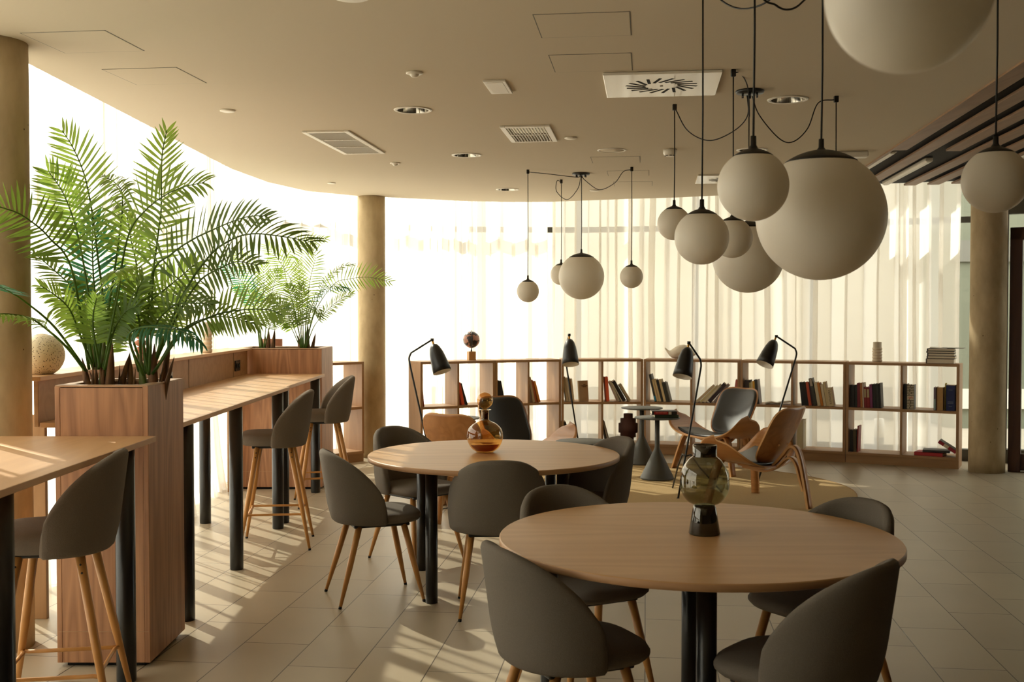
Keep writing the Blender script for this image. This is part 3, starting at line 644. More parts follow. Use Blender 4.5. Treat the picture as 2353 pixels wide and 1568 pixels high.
row(5, .04, [('black book left on the lower shelf beside a red one', .03, .22, (32, 28, 24), 0), ('dark picture book between black and red books on the lower shelf', .03, .225, (84, 74, 50), .02), ('tall red book on the lower shelf near the right end', .012, .265, (150, 34, 36), -.03)], z=ZL)
def flat_book(label, loc, rz, w, d, th, rgb, page=True, group='books lying flat', tilt=0., edge='pages'):
    """flat book, spine side away (-x end for 'pages') or facing the room"""
    t = thing('book', label, 'book', loc, rz, group); R = Matrix.Rotation(tilt, 3, 'Y'); ct = .003; cm = bookmat(rgb)
    P = lambda a, b, c: R @ Vector((a, b, c))
    b = MB(); b.box(P(0, 0, ct / 2), (w, d, ct), R); b.box(P(0, 0, th - ct / 2), (w, d, ct), R); b.build('cover', cm, t)
    if edge == 'pages':
        MB().box(P(-w / 2 + .003, 0, th / 2), (.006, d, th), R).build('spine', cm, t); MB().box(P(.004, 0, th / 2), (w - .014, d - .008, th - 2 * ct), R).build('pages', M['page'], t)
    else:
        MB().box(P(0, -d / 2 + .002, th / 2), (w, .004, th), R).build('spine', cm, t); MB().box(P(0, .003, th / 2), (w - .01, d - .01, th - 2 * ct), R).build('pages', M['page'], t)
    return t
rz5 = UNITS[5][0].rotation_euler.z
zz = BH + .0005
for lab, w, th, col, dx in (('thickest cream book at the bottom of the stack on the bookcase', .262, .047, (110, 96, 84), 0), ('book second from the bottom of the stack on the bookcase', .262, .026, (52, 46, 40), .008), ('book in the middle of the stack on the bookcase', .25, .026, (44, 40, 36), .006), ('yellowed book second from the top of the stack on the bookcase', .256, .020, (40, 36, 30), .002), ('top hardback of the stack on the bookcase', .25, .024, (48, 44, 40), .004)):
    o = flat_book(lab, local(UNITS[5], W_[5] - .185 + dx, .14, zz), rz5, w, .18, th, col, group='stack of books on the bookcase'); zz += th + .001
t = thing('magazine', 'thin pale magazines lying across the top of the book stack', 'magazine', local(UNITS[5], W_[5] - .13, .14, zz), rz5)
MB().box((-.07, 0, .004), (.16, .2, .007), Matrix.Rotation(.06, 3, 'Y')).build('upper_sheet', bookmat((206, 200, 188)), t); MB().box((.04, .02, .004), (.24, .2, .005)).build('lower_sheet', bookmat((122, 116, 100)), t)
flat_book('red hardback lying flat on the lower shelf at the right end', local(UNITS[5], W_[5] - .27, .12, ZL), rz5 - .12, .27, .19, .035, (170, 22, 24), edge='spine', group='books on the lower right shelf')
flat_book('dark photo book lying on the red hardback', local(UNITS[5], W_[5] - .215, .13, ZL + .036), rz5 + .05, .25, .18, .022, (58, 52, 48), edge='spine', group='books on the lower right shelf')
bk = flat_book('red and white book slanting against the right end panel', local(UNITS[5], W_[5] - .115, .10, ZL + .085), rz5, .19, .15, .032, (150, 20, 40), edge='spine', tilt=.56, group='books on the lower right shelf')
R = Matrix.Rotation(.56, 3, 'Y'); MB().box(R @ Vector((-.012, -.0756, .016)), (.05, .0016, .031), R).build('spine_band', bookmat((214, 196, 168)), bk); MB().box(R @ Vector((0, 0, .0325)), (.19, .15, .0012), R).build('cover_top', bookmat((82, 74, 62)), bk)
# ================================================================== UPHOLSTERED CHAIRS AND STOOLS
def shell_mesh(z0, H, a, bdep, phm, lean, mat, parent):
    """wrap-around back: closed padded shell, highest at the back, running out at the sides"""
    nphi, nv, th = 36, 9, .040
    bm = bmesh.new(); grid = []
    for i in range(nphi + 1):
        u = -1 + 2 * i / nphi; ph = u * phm
        h = .05 + (H - .05) * (1 - abs(u) ** 2.4) ** .80
        col = []
        for j in range(nv + 1):
            v = j / nv; z = z0 + h * v
            k = (z - z0) / H
            fl = 1 - .05 * (1 - min(1, k * 3)) ** 2                      # tucked in at the bottom edge
            sh = 1 - .10 * k * k                                      # narrows a little to the top
            x = a * fl * sh * math.copysign(abs(math.sin(ph)) ** .92, ph); y = -bdep * fl * (math.cos(ph) if ph * ph < 2.47 else math.cos(ph) * .8) - lean * k * (.4 + .6 * math.cos(min(PI / 2, abs(ph))))
            col.append(Vector((x, y, z)))
        grid.append(col)
    def nrm(i, j):
        p = grid[min(i + 1, nphi)][j] - grid[max(i - 1, 0)][j]; q = grid[i][min(j + 1, nv)] - grid[i][max(j - 1, 0)]
        return p.cross(q).normalized()
    # outer and inner skins with a rounded rim
    loops = []
    for i in range(nphi + 1):
        e = min(1., (1 - abs(-1 + 2 * i / nphi)) / .055) ; t_ = th / 2 * (.45 + .55 * math.sqrt(e))
        out = [grid[i][j] + nrm(i, j) * t_ for j in range(nv + 1)]; inn = [grid[i][j] - nrm(i, j) * t_ for j in range(nv + 1)]
        upv = (grid[i][nv] - grid[i][nv - 1]).normalized(); dnv = (grid[i][0] - grid[i][1]).normalized()
        lp = out + [grid[i][nv] + nrm(i, nv) * t_ * .7 + upv * t_ * .7, grid[i][nv] + upv * t_, grid[i][nv] - nrm(i, nv) * t_ * .7 + upv * t_ * .7] + inn[::-1] + [grid[i][0] - nrm(i, 0) * t_ * .7 + dnv * t_ * .5, grid[i][0] + dnv * t_ * .7, grid[i][0] + nrm(i, 0) * t_ * .7 + dnv * t_ * .5]
        loops.append([bm.verts.new(p) for p in lp])
    n = len(loops[0])
    for A, B in zip(loops, loops[1:]):
        for j in range(n):
            f = bm.faces.new((A[j], A[(j + 1) % n], B[(j + 1) % n], B[j])); f.smooth = True
    for lp in (loops[0], loops[-1][::-1]):
        f = bm.faces.new(lp); f.smooth = True
    mb = MB(); mb.bm.free(); mb.bm = bm
    o = mb.build('backrest', mat, parent); return o
def pad_mesh(w, d, z0, z1, yoff, mat, parent, name='seat', ex=3.2):
    """rounded cushion with a soft edge"""
    b = MB(); n = 40; prof = [(.0, 0), (.80, .0), (.93, .12), (1., .40), (1., .60), (.96, .84), (.86, .97), (.6, 1.03), (.0, 1.06)]; rings = []
    for k, h in prof:
        z = z0 + (z1 - z0) * h
        if k == 0: rings.append([b.bm.verts.new((0, yoff, z))]); continue
        R = []
        for i in range(n):
            t = 2 * PI * i / n; c, s_ = math.cos(t), math.sin(t); r = (abs(c) ** ex + abs(s_) ** ex) ** (-1 / ex)
            R.append(b.bm.verts.new((k * w / 2 * r * c, yoff + k * d / 2 * r * s_, z)))
        rings.append(R)
    for A, B in zip(rings, rings[1:]):
        for j in range(n):
            j2 = (j + 1) % n
            q = (A[0], B[j2], B[j]) if len(A) == 1 else (A[j], A[j2], B[0]) if len(B) == 1 else (A[j], A[j2], B[j2], B[j])
            b.bm.faces.new(q).smooth = True
    return b.build(name, mat, parent)
def cone_leg(p, q, r0, r1, parent):
    p, q = Vector(p), Vector(q); d = (q - p)
    o = MB().tube([p, p + d * .5, q - d.normalized() * .012], [r0, r0 * .86 + r1 * .14, r1], 14).build('leg', M['leg_wood'], parent)
    MB().tube([q - d.normalized() * .013, q], [r1 + .0006, r1 + .0004], 12).build('foot_cap', M['rubber'], o)
    return o
def make_chair():
    t = thing('dining_chair', 'x', 'chair', (0, 0, 0))
    shell_mesh(.437, .350, .237, .205, math.radians(101), .055, M['fabric'], t)
    pad_mesh(.43, .43, .418, .478, .035, M['fabric'], t)
    b = MB(); b.box((0, .02, .410), (.30, .30, .018)); b.build('seat_base', M['black'], t, bevel=.006)
    for sx, sy in ((-1, 1), (1, 1), (-1, -1), (1, -1)):
        cone_leg((sx * .135, .02 + sy * .12, .408), (sx * .195, .01 + sy * .225, 0), .0175, .0085, t)
    return t
def make_stool():
    t = thing('bar_stool', 'x', 'stool', (0, 0, 0))
    shell_mesh(.672, .330, .210, .180, math.radians(99), .045, M['fabric_warm'], t)
    pad_mesh(.42, .42, .668, .748, .035, M['fabric_warm'], t)
    b = MB(); b.box((0, .02, .658), (.26, .26, .018)); b.build('seat_base', M['black'], t, bevel=.006)
    P = {}
    for sx, sy in ((-1, 1), (1, 1), (1, -1), (-1, -1)):
        p, q = Vector((sx * .12, .01 + sy * .105, .656)), Vector((sx * .222, .0 + sy * .222, 0)); P[(sx, sy)] = (p, q)
        o = cone_leg(p, q, .0175, .0085, t)
        pp = p.lerp(q, .06)
        for k in (0, 1):
            z = p.lerp(q, .05 + .045 * k); MB().lathe([(0, 0), (.004, 0), (.004, .002), (0, .003)], 10, z + Vector((sx * .0165, 0, 0)), rot=Matrix.Rotation(sx * PI / 2, 3, 'Y')).build('screw', M['black'], o)
    k = .655; fr = [P[c][0].lerp(P[c][1], k) for c in ((-1, 1), (1, 1), (1, -1), (-1, -1))]
    for i in range(4):
        a, b_ = fr[i], fr[(i + 1) % 4]; d = (b_ - a).normalized(); m = (a + b_) / 2; c = Vector((m.x, m.y, 0)).normalized() * -.014
        MB().tube([a + d * .0, a + d * .03 + c, m + c, b_ - d * .03 + c, b_], .0075, 10).build('footrest', M['leg_wood'], t)
    return t
ch = make_chair()
G1 = 'grey upholstered chairs at the two round tables'
TAB1, TAB2 = (.655, 3.90), (-.101, 6.17)
CH = [((-.752, 5.925), (.94, .345), 'grey upholstered chair at the far left of the farther round table, in full side view'),
      ((-.60, 6.85), (.70, -.71), 'grey upholstered chair behind the left rim of the farther round table, turned to the decanter'),
      ((-.075, 5.66), (-.05, 1), 'grey upholstered chair seen from behind in front of the farther round table'),
      ((.43, 6.33), (-.90, -.42), 'grey upholstered chair at the right rim of the farther round table'),
      ((.285, 4.40), (.45, -.89), 'grey upholstered chair behind the left rim of the nearer round table, back between the tables'),
      ((.175, 3.555), (.92, .39), 'big grey upholstered chair in the foreground left of the nearer round table'),
      ((.89, 3.36), (-.77, .64), 'big grey upholstered chair in the foreground right of the nearer round table'),
      ((1.165, 4.15), (-.84, -.54), 'grey upholstered chair behind the right rim of the nearer round table, in shade')]
for i, (p, f, lab) in enumerate(CH): place(ch, i, (p[0], p[1], 0), face(*f), lab, G1)
st = make_stool()
G2 = 'taupe upholstered bar stools at the high counter'
ST = [((-1.675, 4.08), (-.985, -.17), 'taupe bar stool nearest the camera at the near counter, left foreground'),
      ((-1.548, 7.27), (-.99, -.13), 'taupe bar stool in the middle, beside the planter-side counter legs'),
      ((-1.50, 8.84), (-.965, -.26), 'taupe bar stool farthest away, in front of the wide planter')]
for i, (p, f, lab) in enumerate(ST): place(st, i, (p[0], p[1], 0), face(*f), lab, G2)

# round tables
def round_table(label, c, legs, R=.70):
    t = thing('round_table', label, 'table', (c[0], c[1], 0), 0, 'round oak tables')
    b = MB(); b.lathe([(0, .712), (R - .012, .712), (R, .716), (R, .737), (R - .003, .740), (0, .740)], 96, smooth=False); o = b.build('table_top', [M['table_wood'], M['edge_wood']], t)
    for f in o.data.polygons:
        if abs(f.normal.z) < .6: f.material_index = 1; f.use_smooth = True
    for x, y in legs:
        b = MB(); b.lathe([(0, 0), (.030, 0), (.032, .004), (.032, .712), (0, .712)], 24, (x, y, 0)); b.build('leg', M['black_leg'], t)
    b = MB(); b.box((0, 0, .70), (.75, .06, .022), Matrix.Rotation(.7, 3, 'Z')); b.box((0, 0, .70), (.75, .06, .022), Matrix.Rotation(.7 + PI / 2, 3, 'Z')); b.build('under_frame', M['black_leg'], t)
    return t
round_table('nearer round oak table with the smoke glass vase', TAB1, [(-.05, -.48), (.055, .50), (-.52, .10), (.50, -.06)])
round_table('farther round oak table with the amber decanter', TAB2, [(-.322, -.372), (-.432, .37), (.372, -.24), (.330, .40)])

# ================================================================== SHELL LOUNGE CHAIRS
def make_lounge():
    t = thing('lounge_chair', 'x', 'lounge chair', (0, 0, 0))
    def seat_pt(s, v, dz=0, k=1.):
        hw = .235 * max(.0, (1 - abs(s) ** 3.0)) ** .5 + .012
        y = .06 + .05 * abs(s) ** 2 + (v * 2 - 1) * hw * k
        z = .335 + .225 * abs(s) ** 2.3 + .035 * (v - .5) - .01 * math.cos(s * PI / 2) * 0 + dz
        return Vector((.46 * math.sin(s * PI / 2 * .92) / math.sin(PI / 2 * .92), y, z))
    def sheet(fn, nu, nv, th, name, mats):
        b = MB(); top = []; bot = []
        for i in range(nu + 1):
            top.append([b.bm.verts.new(fn(i / nu, j / nv, 0)) for j in range(nv + 1)]); bot.append([b.bm.verts.new(fn(i / nu, j / nv, -th)) for j in range(nv + 1)])
        for G in (top, bot):
            for i in range(nu):
                for j in range(nv): b.bm.faces.new((G[i][j], G[i + 1][j], G[i + 1][j + 1], G[i][j + 1])).smooth = True
        for i in range(nu):
            for j in (0, nv): b.bm.faces.new((top[i][j], top[i + 1][j], bot[i + 1][j], bot[i][j])).material_index = 1
        for j in range(nv):
            for i in (0, nu): b.bm.faces.new((top[i][j], top[i][j + 1], bot[i][j + 1], bot[i][j])).material_index = 1
        return b.build(name, mats, t)
    sheet(lambda u, v, dz: seat_pt(-1 + 2 * u, v, dz), 40, 10, .013, 'seat_shell', [M['ply'], M['ply_edge']])
    # seat pad over the middle
    def pad(u, v, dz):
        s = (-1 + 2 * u) * .58; e = (1 - abs(-1 + 2 * u) ** 4) * (1 - abs(2 * v - 1) ** 4)
        p = seat_pt(s, .5 + (v - .5) * .86 * (1 - .25 * abs(-1 + 2 * u) ** 3)); return p + Vector((0, 0, .003 + (.026 * e ** .5 if dz == 0 else 0)))
    sheet(pad, 24, 12, .01, 'seat_pad', [M['leather'], M['leather']])
    # back: rounded panel leaning back, slightly dished
    ax = Vector((0, -.46, .86)).normalized(); B0 = Vector((0, -.118, .318)); nb = Vector((0, .86, .46)).normalized()
    def back_pt(u, v, off, k=1.):
        # superellipse disc param
        a = 2 * u - 1; c = 2 * v - 1
        x = a * math.sqrt(max(0, 1 - c * c / 2)) ; yv = c * math.sqrt(max(0, 1 - a * a / 2))
        m = max(abs(x), abs(yv), 1e-6); rad = math.hypot(x, yv); 
        q = 4.0; th_ = math.atan2(yv, x); r = (abs(math.cos(th_)) ** q + abs(math.sin(th_)) ** q) ** (-1 / q) if rad > 1e-6 else 1
        X, V = rad * r * math.cos(th_) * k, rad * r * math.sin(th_) * k
        w = .247 + .012 * V - .02 * V * V
        p = B0 + ax * (.262 + .262 * V) + Vector((X * w, 0, 0)); return p + nb * (.055 * X * X + .02 * V * V + off)
    sheet(lambda u, v, dz: back_pt(u, v, .0 if dz == 0 else -.013), 24, 24, .013, 'back_shell', [M['ply'], M['ply_edge']])
    def bpad(u, v, dz):
        a, c = 2 * u - 1, 2 * v - 1; e = (1 - abs(a) ** 6) * (1 - abs(c) ** 6)
        return back_pt(u, v, .002 + (.028 * e ** .4 if dz == 0 else 0), .95)
    sheet(bpad, 24, 24, .01, 'back_pad', [M['leather'], M['leather']])
    for x in (-.07, .07):
        b = MB(); p = B0 + ax * .2 + Vector((x, 0, 0)) - nb * .0135; b.lathe([(0, 0), (.010, 0), (.009, .004), (0, .005)], 14, p, rot=Vector((0, 0, 1)).rotation_difference(-nb).to_matrix()); b.build('plug', M['ply_edge'], t)
    # front arch: two legs out of one bent strip, with a second lamination
    fr = spline([(-.385, .235, 0), (-.325, .21, .20), (-.275, .19, .335), (-.215, .18, .365), (-.13, .17, .338), (0, .165, .318), (.13, .17, .338), (.215, .18, .365), (.275, .19, .335), (.325, .21, .20), (.385, .235, 0)], 6)
    MB().ribbon([Vector(p) + Vector((0, 0, -.006)) for p in fr], (0, .034, 0), .018, 0, 1).build('front_leg_arch', [M['ply'], M['ply_edge']], t)
    # rear leg: strip that leaves the seat, arches up behind the back and comes down to one foot
    r1 = spline([(0, .16, .305), (0, -.02, .285), (0, -.14, .315), (0, -.235, .41), (0, -.285, .47), (0, -.335, .475), (0, -.375, .40), (0, -.42, .20), (0, -.455, 0)], 6)
    MB().ribbon(r1, (.036, 0, 0), .02, 0, 1).build('rear_leg', [M['ply'], M['ply_edge']], t)
    r2 = spline([(0, .12, .286), (0, -.06, .266), (0, -.17, .30), (0, -.255, .375), (0, -.30, .39), (0, -.345, .345), (0, -.385, .22), (0, -.41, .14)], 6)
    MB().ribbon(r2, (.034, 0, 0), .016, 0, 1).build('rear_brace', [M['ply'], M['ply_edge']], t)
    return t
lg = make_lounge()
G3 = 'wooden shell lounge chairs around the rug'
LG = [((1.967, 8.846), (-.74, .67), 'wooden shell lounge chair at the right front of the rug, seen from behind'),
      ((2.0, 10.64), (-.80, -.60), 'black-padded shell lounge chair at the right rear of the rug, leather back to the room'),
      ((.06, 9.5), (.58, -.81), 'black-padded shell lounge chair behind the amber decanter, facing right'),
      ((-.32, 8.36), (.50, .87), 'shell lounge chair seen from its wooden back, left of the amber decanter')]
for i, (p, f, lab) in enumerate(LG): place(lg, i, (p[0], p[1], .0), face(*f), lab, G3)

# rug
b = MB(); RC = (1.12, 9.55); RX, RY = 1.80, 1.60
n = 96; 
poly = [(RX * math.cos(2 * PI * i / n), RY * math.sin(2 * PI * i / n)) for i in range(n)]
t = thing('round_rug', 'round sand-coloured woven rug under the lounge chairs', 'rug', (RC[0], RC[1], 0))
MB().prism(poly, .0005, .009).build('weave', M['rug'], t)
b = MB(); b.tube([(RX * math.cos(2 * PI * i / n), RY * math.sin(2 * PI * i / n), .006) for i in range(n + 1)], .0065, 6, cap=False); b.build('binding', M['rug_edge'], t)

# side tables
def side_table(loc, label, used=[]):
    if not used:
        t = thing('side_table', label, 'side table', loc, 0, 'slate grey cone side tables')
        MB().lathe([(0, 0), (.150, 0), (.155, .006), (.152, .016), (.026, .275), (.022, .292), (.022, .55), (0, .55)], 40).build('cone_foot', M['slate'], t)
        MB().lathe([(0, .549), (.20, .553), (.207, .557), (.207, .563), (.203, .565), (0, .565)], 64).build('table_top', M['slate'], t)
        used.append(t); return t
    c = copy_tree(used[0]); c.location = loc; c['label'] = label; return c
side_table((1.325, 10.08, .009), 'slate grey cone side table with two books on it')
side_table((1.305, 11.10, .009), 'slate grey cone side table behind the one with books, in front of the bookcase')
side_table((-.50, 10.05, .009), 'slate grey cone side table between the two left lounge chairs')
side_table((.53, 8.2, .009), 'slate grey cone side table just behind the right rim of the farther round table')
flat_book('green book under the black and red one on the side table', (1.395, 10.05, .576), .03, .215, .15, .026, (44, 58, 34), edge='spine', group='two books on a side table')
bk = flat_book('black and red book on top of the green one on the side table', (1.378, 10.055, .603), -.02, .225, .16, .033, (34, 30, 28), edge='spine', group='two books on a side table')
b = MB(); b.box((-.03, -.0806, .0165), (.125, .0014, .026)); b.build('spine_band', bookmat((168, 40, 36)), bk); b = MB(); b.box((.05, -.0806, .0165), (.026, .0014, .026)); b.build('spine_number', bookmat((206, 190, 164)), bk)
lettering('SANTURIO REINA', .0125, bk, (-.03, -.0816, .019), (PI / 2, 0, 0), bookmat((214, 160, 140)))

# ================================================================== READING LAMPS
def reading_lamp(label, foot, bend, tip, shade_dir, rz=0., cord=None):
    """tripod lamp: world points of the front foot, the bend of the pole and the shade joint"""
    foot, bend, tip = Vector(foot), Vector(bend), Vector(tip); o0 = Vector((foot.x, foot.y, 0))
    t = thing('reading_lamp', label, 'lamp', o0, 0, 'black tripod reading lamps')
    f, b_, p_ = foot - o0, bend - o0, tip - o0
    up = (b_ - f); r = .0085
    el = [f.lerp(b_, .93), b_.lerp(f, .035), b_.lerp(p_, .09), p_]
    MB().tube([f, f.lerp(b_, .5)] + spline([f.lerp(b_, .9), b_.lerp(f, .03) + (p_ - b_) * .02, b_.lerp(p_, .14)], 6) + [p_], r, 10).build('pole', M['black'], t)
    j = f.lerp(b_, .30); h = (b_ - f); h.z = 0
    back = Vector((h.x, h.y, 0)); back = back.normalized() if back.length > .01 else Vector((0, 1, 0)); sd = Vector((-back.y, back.x, 0))
    for s in (-1, 1):
        q = j + back * .30 * rzs + sd * s * .22; q.z = 0
        MB().tube([j + sd * s * .004, j + back * .03 + sd * s * .035 + Vector((0, 0, .012)), j.lerp(q, .3) + sd * s * .03, q + Vector((0, 0, .006))], .0075, 8).build('leg', M['black'], t)
    for q in (f,): MB().lathe([(0, 0), (.013, 0), (.013, .008), (0, .01)], 12, q).build('foot_cap', M['rubber'], t)
    MB().tube([p_ - Vector((0, 0, .012)), p_ + Vector((0, 0, .012))], .015, 12).build('joint', M['black'], t)
    d = Vector(shade_dir).normalized(); R = Vector((0, 0, -1)).rotation_difference(d).to_matrix()
    s0 = p_ + d * .045
    MB().tube([p_ + d * .005, s0 + d * .01], .009, 12).build('swivel', M['brass'], t)
    prof = [(.014, .0), (.03, -.008), (.047, -.035), (.062, -.085), (.072, -.15), (.079, -.21), (.083, -.262), (.0815, -.262), (.077, -.21), (.070, -.15), (.06, -.085), (.045, -.037), (.028, -.010), (0, -.004)]
    b = MB(); b.lathe(prof, 36, s0, rot=R); sh = b.build('lamp_shade', [M['black'], M['lamp_white']], t)
    for k, f_ in enumerate(sh.data.polygons):
        if k >= 36 * 7: f_.material_index = 1
    return t
rzs = 1.
def dv(a, b): return Vector(b) - Vector(a)
# positions along the sight lines, each at its own distance
def lamp_from(label, fy, foot_px, bend_px, by, tip_px, ty, sh_px, sy):
    ft = at(foot_px[0], foot_px[1], fy); k = EYE / (EYE - ft.z) if abs(EYE - ft.z) > .01 else 1
    ft = at(foot_px[0], foot_px[1], fy * 1); ft = Vector((ft.x, ft.y, .004))
    bd, tp, se = at(*bend_px, by), at(*tip_px, ty), at(*sh_px, sy)
    return reading_lamp(label, ft, bd, tp, se - tp)
lamp_from('black reading lamp at the left, its shade hanging right before the bookcase end', 9.62, (1004, 1122), (937, 816), 9.85, (993, 781), 9.80, (1017, 857), 9.72)
L2 = lamp_from('black reading lamp behind the farther table, shade facing the camera', 11.05, (1337, 1064), (1297, 812), 11.15, (1308, 770), 10.95, (1311, 834), 10.85)
lamp_from('black reading lamp between the side table with books and the shell chairs', 9.02, (1558, 1149), (1613, 832), 9.55, (1583, 788), 9.45, (1566, 876), 9.35)
lamp_from('black reading lamp at the right, shade tilted left, behind the front shell chair', 10.0, (1742, 1106), (1834, 806), 10.6, (1784, 773), 10.5, (1752, 850), 10.4)
t = thing('lamp_cable', 'thin black lamp cable with a round foot switch on the floor', 'cable', (-.62, 8.55, 0))
MB().tube(spline([(-.62, .5, .005), (-.55, .2, .005), (-.30, .02, .005), (.02, -.02, .005), (.13, .02, .01)], 8), .004, 6).build('cord', M['rubber'], t)
MB().lathe([(0, 0), (.034, 0), (.036, .012), (.026, .02), (.012, .022), (.011, .032), (0, .033)], 24, (.15, .03, .002)).build('foot_switch', M['rubber'], t)

# ================================================================== PENDANT CLUSTERS
def globe(parent, c, R, ztop, hook=True, anchor=None):
    """opal sphere with black cap, hung by its cord from ztop"""
    o0 = parent.location; c = Vector(c) - o0
    b = MB(); n = 40; b.lathe([(R * math.sin(PI * (i / n)) if 0 < i < n else 0, -R * math.cos(PI * i / n)) for i in range(n + 1)], 64, c); g = b.build('globe_shade', M['opal'], parent)
    cap = [(0, R * 1.13), (.011, R * 1.13), (.012, R * 1.0 + .012)]
    a0 = math.radians(33); k = 8; Rc = R * 1.012
    cap = [(0, R + .040), (.008, R + .040), (.0085, R + .014)] + [(Rc * math.sin(a0 * i / k), Rc * math.cos(a0 * i / k) + .005 * (1 - i / k)) for i in range(2 if R < .15 else 1, k + 1)] + [(R * .985 * math.sin(a0), R * .985 * math.cos(a0) - .002)]
    MB().lathe(cap, 40, c).build('cap', M['black'], g)
    b = MB(); b.tube([(c.x, c.y, c.z + R + .035), (c.x + .002, c.y, (c.z + ztop - o0.z) / 2), (c.x, c.y, ztop - o0.z)], .0032, 8); b.build('cord', M['rubber'], parent)
    if hook:
        MB().box((c.x, c.y, ztop - o0.z - .017), (.024, .024, .036)).build('ceiling_hook', M['black'], parent, bevel=.003)
def swag(parent, pts, r=.0032):
    o0 = parent.location; MB().tube(spline([Vector(p) - o0 for p in pts], 10), r, 8).build('slack_cord', M['rubber'], parent)
def canopy(label, x, y):
    t = thing('pendant_cluster', label, 'pendant lamp', (x, y, CEIL), 0, 'clusters of opal globe pendants')
    MB().lathe([(0, -.001), (.076, -.001), (.078, -.006), (.074, -.016), (0, -.018)], 48).build('canopy', M['black'], t)
    for i in range(6):
        a = i * PI / 3 + .3; MB().tube([(.045 * math.cos(a), .045 * math.sin(a), -.012), (.045 * math.cos(a), .045 * math.sin(a), -.036)], .006, 8).build('cord_grip', M['black'], t)
    return t
# far cluster
A = canopy('farthest pendant cluster, its four opal globes hanging clear of each other before the curtains', .605, 9.746)
globe(A, at(1336, 636, 9.746), .20, CEIL - .01, False); globe(A, at(1213, 669.5, 9.508), .0955, CEIL)
globe(A, at(1289.5, 631, 10.22), .0985, CEIL); globe(A, at(1451, 636, 9.338), .097, CEIL)
swag(A, [(.605, 9.74, CEIL - .03), at(1320, 407, 9.72), at(1260, 400, 9.6), (.142, 9.51, CEIL - .02)])
swag(A, [(.605, 9.746, CEIL - .03), at(1327, 435, 9.8), at(1303, 459, 9.95), at(1279, 440, 10.1), at(1280, 416, 10.2), (.45, 10.22, CEIL - .02)])
swag(A, [(.615, 9.746, CEIL - .03), at(1345, 415, 9.7), at(1377, 436, 9.6), at(1412, 421, 9.45), at(1432, 395, 9.35), (1.0, 9.338, CEIL - .02)])
# middle cluster
B = canopy('middle pendant cluster of opal globes, with looping black cords', 1.308, 6.124)
globe(B, at(1719, 592, 6.13), .195, CEIL - .01, False); globe(B, at(1549, 514, 6.532), .098, CEIL)
globe(B, at(1683, 547, 5.60), .101, CEIL); globe(B, at(1919, 540, 6.283), .10, CEIL)
swag(B, [(1.30, 6.124, CEIL - .03), at(1716, 270, 6.2), at(1680, 305, 6.3), at(1628, 323, 6.4), at(1580, 300, 6.5), (.955, 6.53, CEIL - .02)])
swag(B, [(1.29, 6.11, CEIL - .03), at(1722, 268, 6.1), at(1718, 200, 5.9), at(1700, 168, 5.7), (1.112, 5.60, CEIL - .02)])
swag(B, [(1.32, 6.124, CEIL - .03), at(1745, 265, 6.1), at(1790, 318, 6.15), at(1822, 326, 6.2), at(1856, 295, 6.22), at(1880, 237, 6.26), (1.822, 6.283, CEIL - .02)])
# near cluster
Cc = canopy('near pendant cluster over the nearer round table with the largest opal globe', .961, 3.44)
globe(Cc, at(1886, 497, 3.44), .198, CEIL - .01, False); globe(Cc, at(1612.5, 546, 4.07), .0995, CEIL); globe(Cc, at(1730.5, 427, 3.14), .0998, CEIL); globe(Cc, at(2287, 415, 3.44), .0998, CEIL)
swag(Cc, [(.95, 3.44, CEIL - .03), at(1800, -45, 3.5), at(1765, 2, 3.6), at(1714, 20, 3.75), at(1668, 8, 3.9), (.70, 4.07, CEIL - .02)])
swag(Cc, [(.95, 3.43, CEIL - .03), at(1862, -30, 3.4), at(1840, 8, 3.35), at(1812, 22, 3.3), at(1783, 12, 3.25), at(1745, -30, 3.2), (.69, 3.14, CEIL - .02)])
swag(Cc, [(.98, 3.44, CEIL - .03), at(1990, -120, 3.44), at(2150, -110, 3.44), (1.5, 3.44, CEIL - .02)])
Dd = canopy('pendant cluster nearest the camera, one globe cut off by the top of the picture', .86, 1.15)
globe(Dd, at(2087, -22, 1.38), .1005, CEIL); swag(Dd, [(.86, 1.15, CEIL - .03), (.7, 1.2, CEIL - .25), (.5, 1.38, CEIL - .02)])

# ================================================================== CEILING FITTINGS
def ring_light(x, y, r, label):
    t = thing('downlight', label, 'downlight', (x, y, CEIL), 0, 'round recessed downlights')
    MB().lathe([(r * .80, -.001), (r * .82, -.006), (r * .97, -.006), (r, -.001)], 48).build('trim_ring', M['white_plastic'], t)
    b = MB(); b.lathe([(r * .80, -.004), (r * .74, .05), (r * .6, .10), (r * .35, .125), (0, .13)], 40); b.build('reflector', M['chrome'], t)
    b = MB()
    for k in (-1, 1): b.tube([(k * .025, -.04, .07), (k * .025, .04, .07)], .010, 8)
    b.build('bulb', M['lamp_white'], t)
for x, y, l in ((-.596, 6.70, 'recessed downlight with chrome reflector left of the small square panel'), (-.352, 8.617, 'recessed downlight right of the long air grille'), (-.045, 11.02, 'recessed downlight farthest away, by the curtains'),
                (1.578, 6.373, 'recessed downlight right of the middle cluster canopy'), (1.80, 8.34, 'recessed downlight partly hidden behind a globe lamp')): ring_light(x, y, .116, l)
def disc(x, y, r, label, name='ceiling_sensor', cat='sensor', dome=0.):
    t = thing(name, label, cat, (x, y, CEIL))
    MB().lathe([(0, -.0105), (r * .8, -.0105), (r, -.007), (r, -.001), (0, -.001)], 36).build('disc', M['white_plastic'], t)
    if dome: MB().lathe([(0, -.01 - dome), (r * .35, -.01 - dome * .8), (r * .5, -.01 - dome * .4), (r * .55, -.01)], 24).build('dome', M['white_plastic'], t)
disc(-.496, 5.66, .043, 'little white domed motion sensor nearest the camera', 'motion_sensor', 'sensor', .018)
disc(-.953, 9.067, .042, 'little white domed motion sensor farther back', 'motion_sensor', 'sensor', .018)
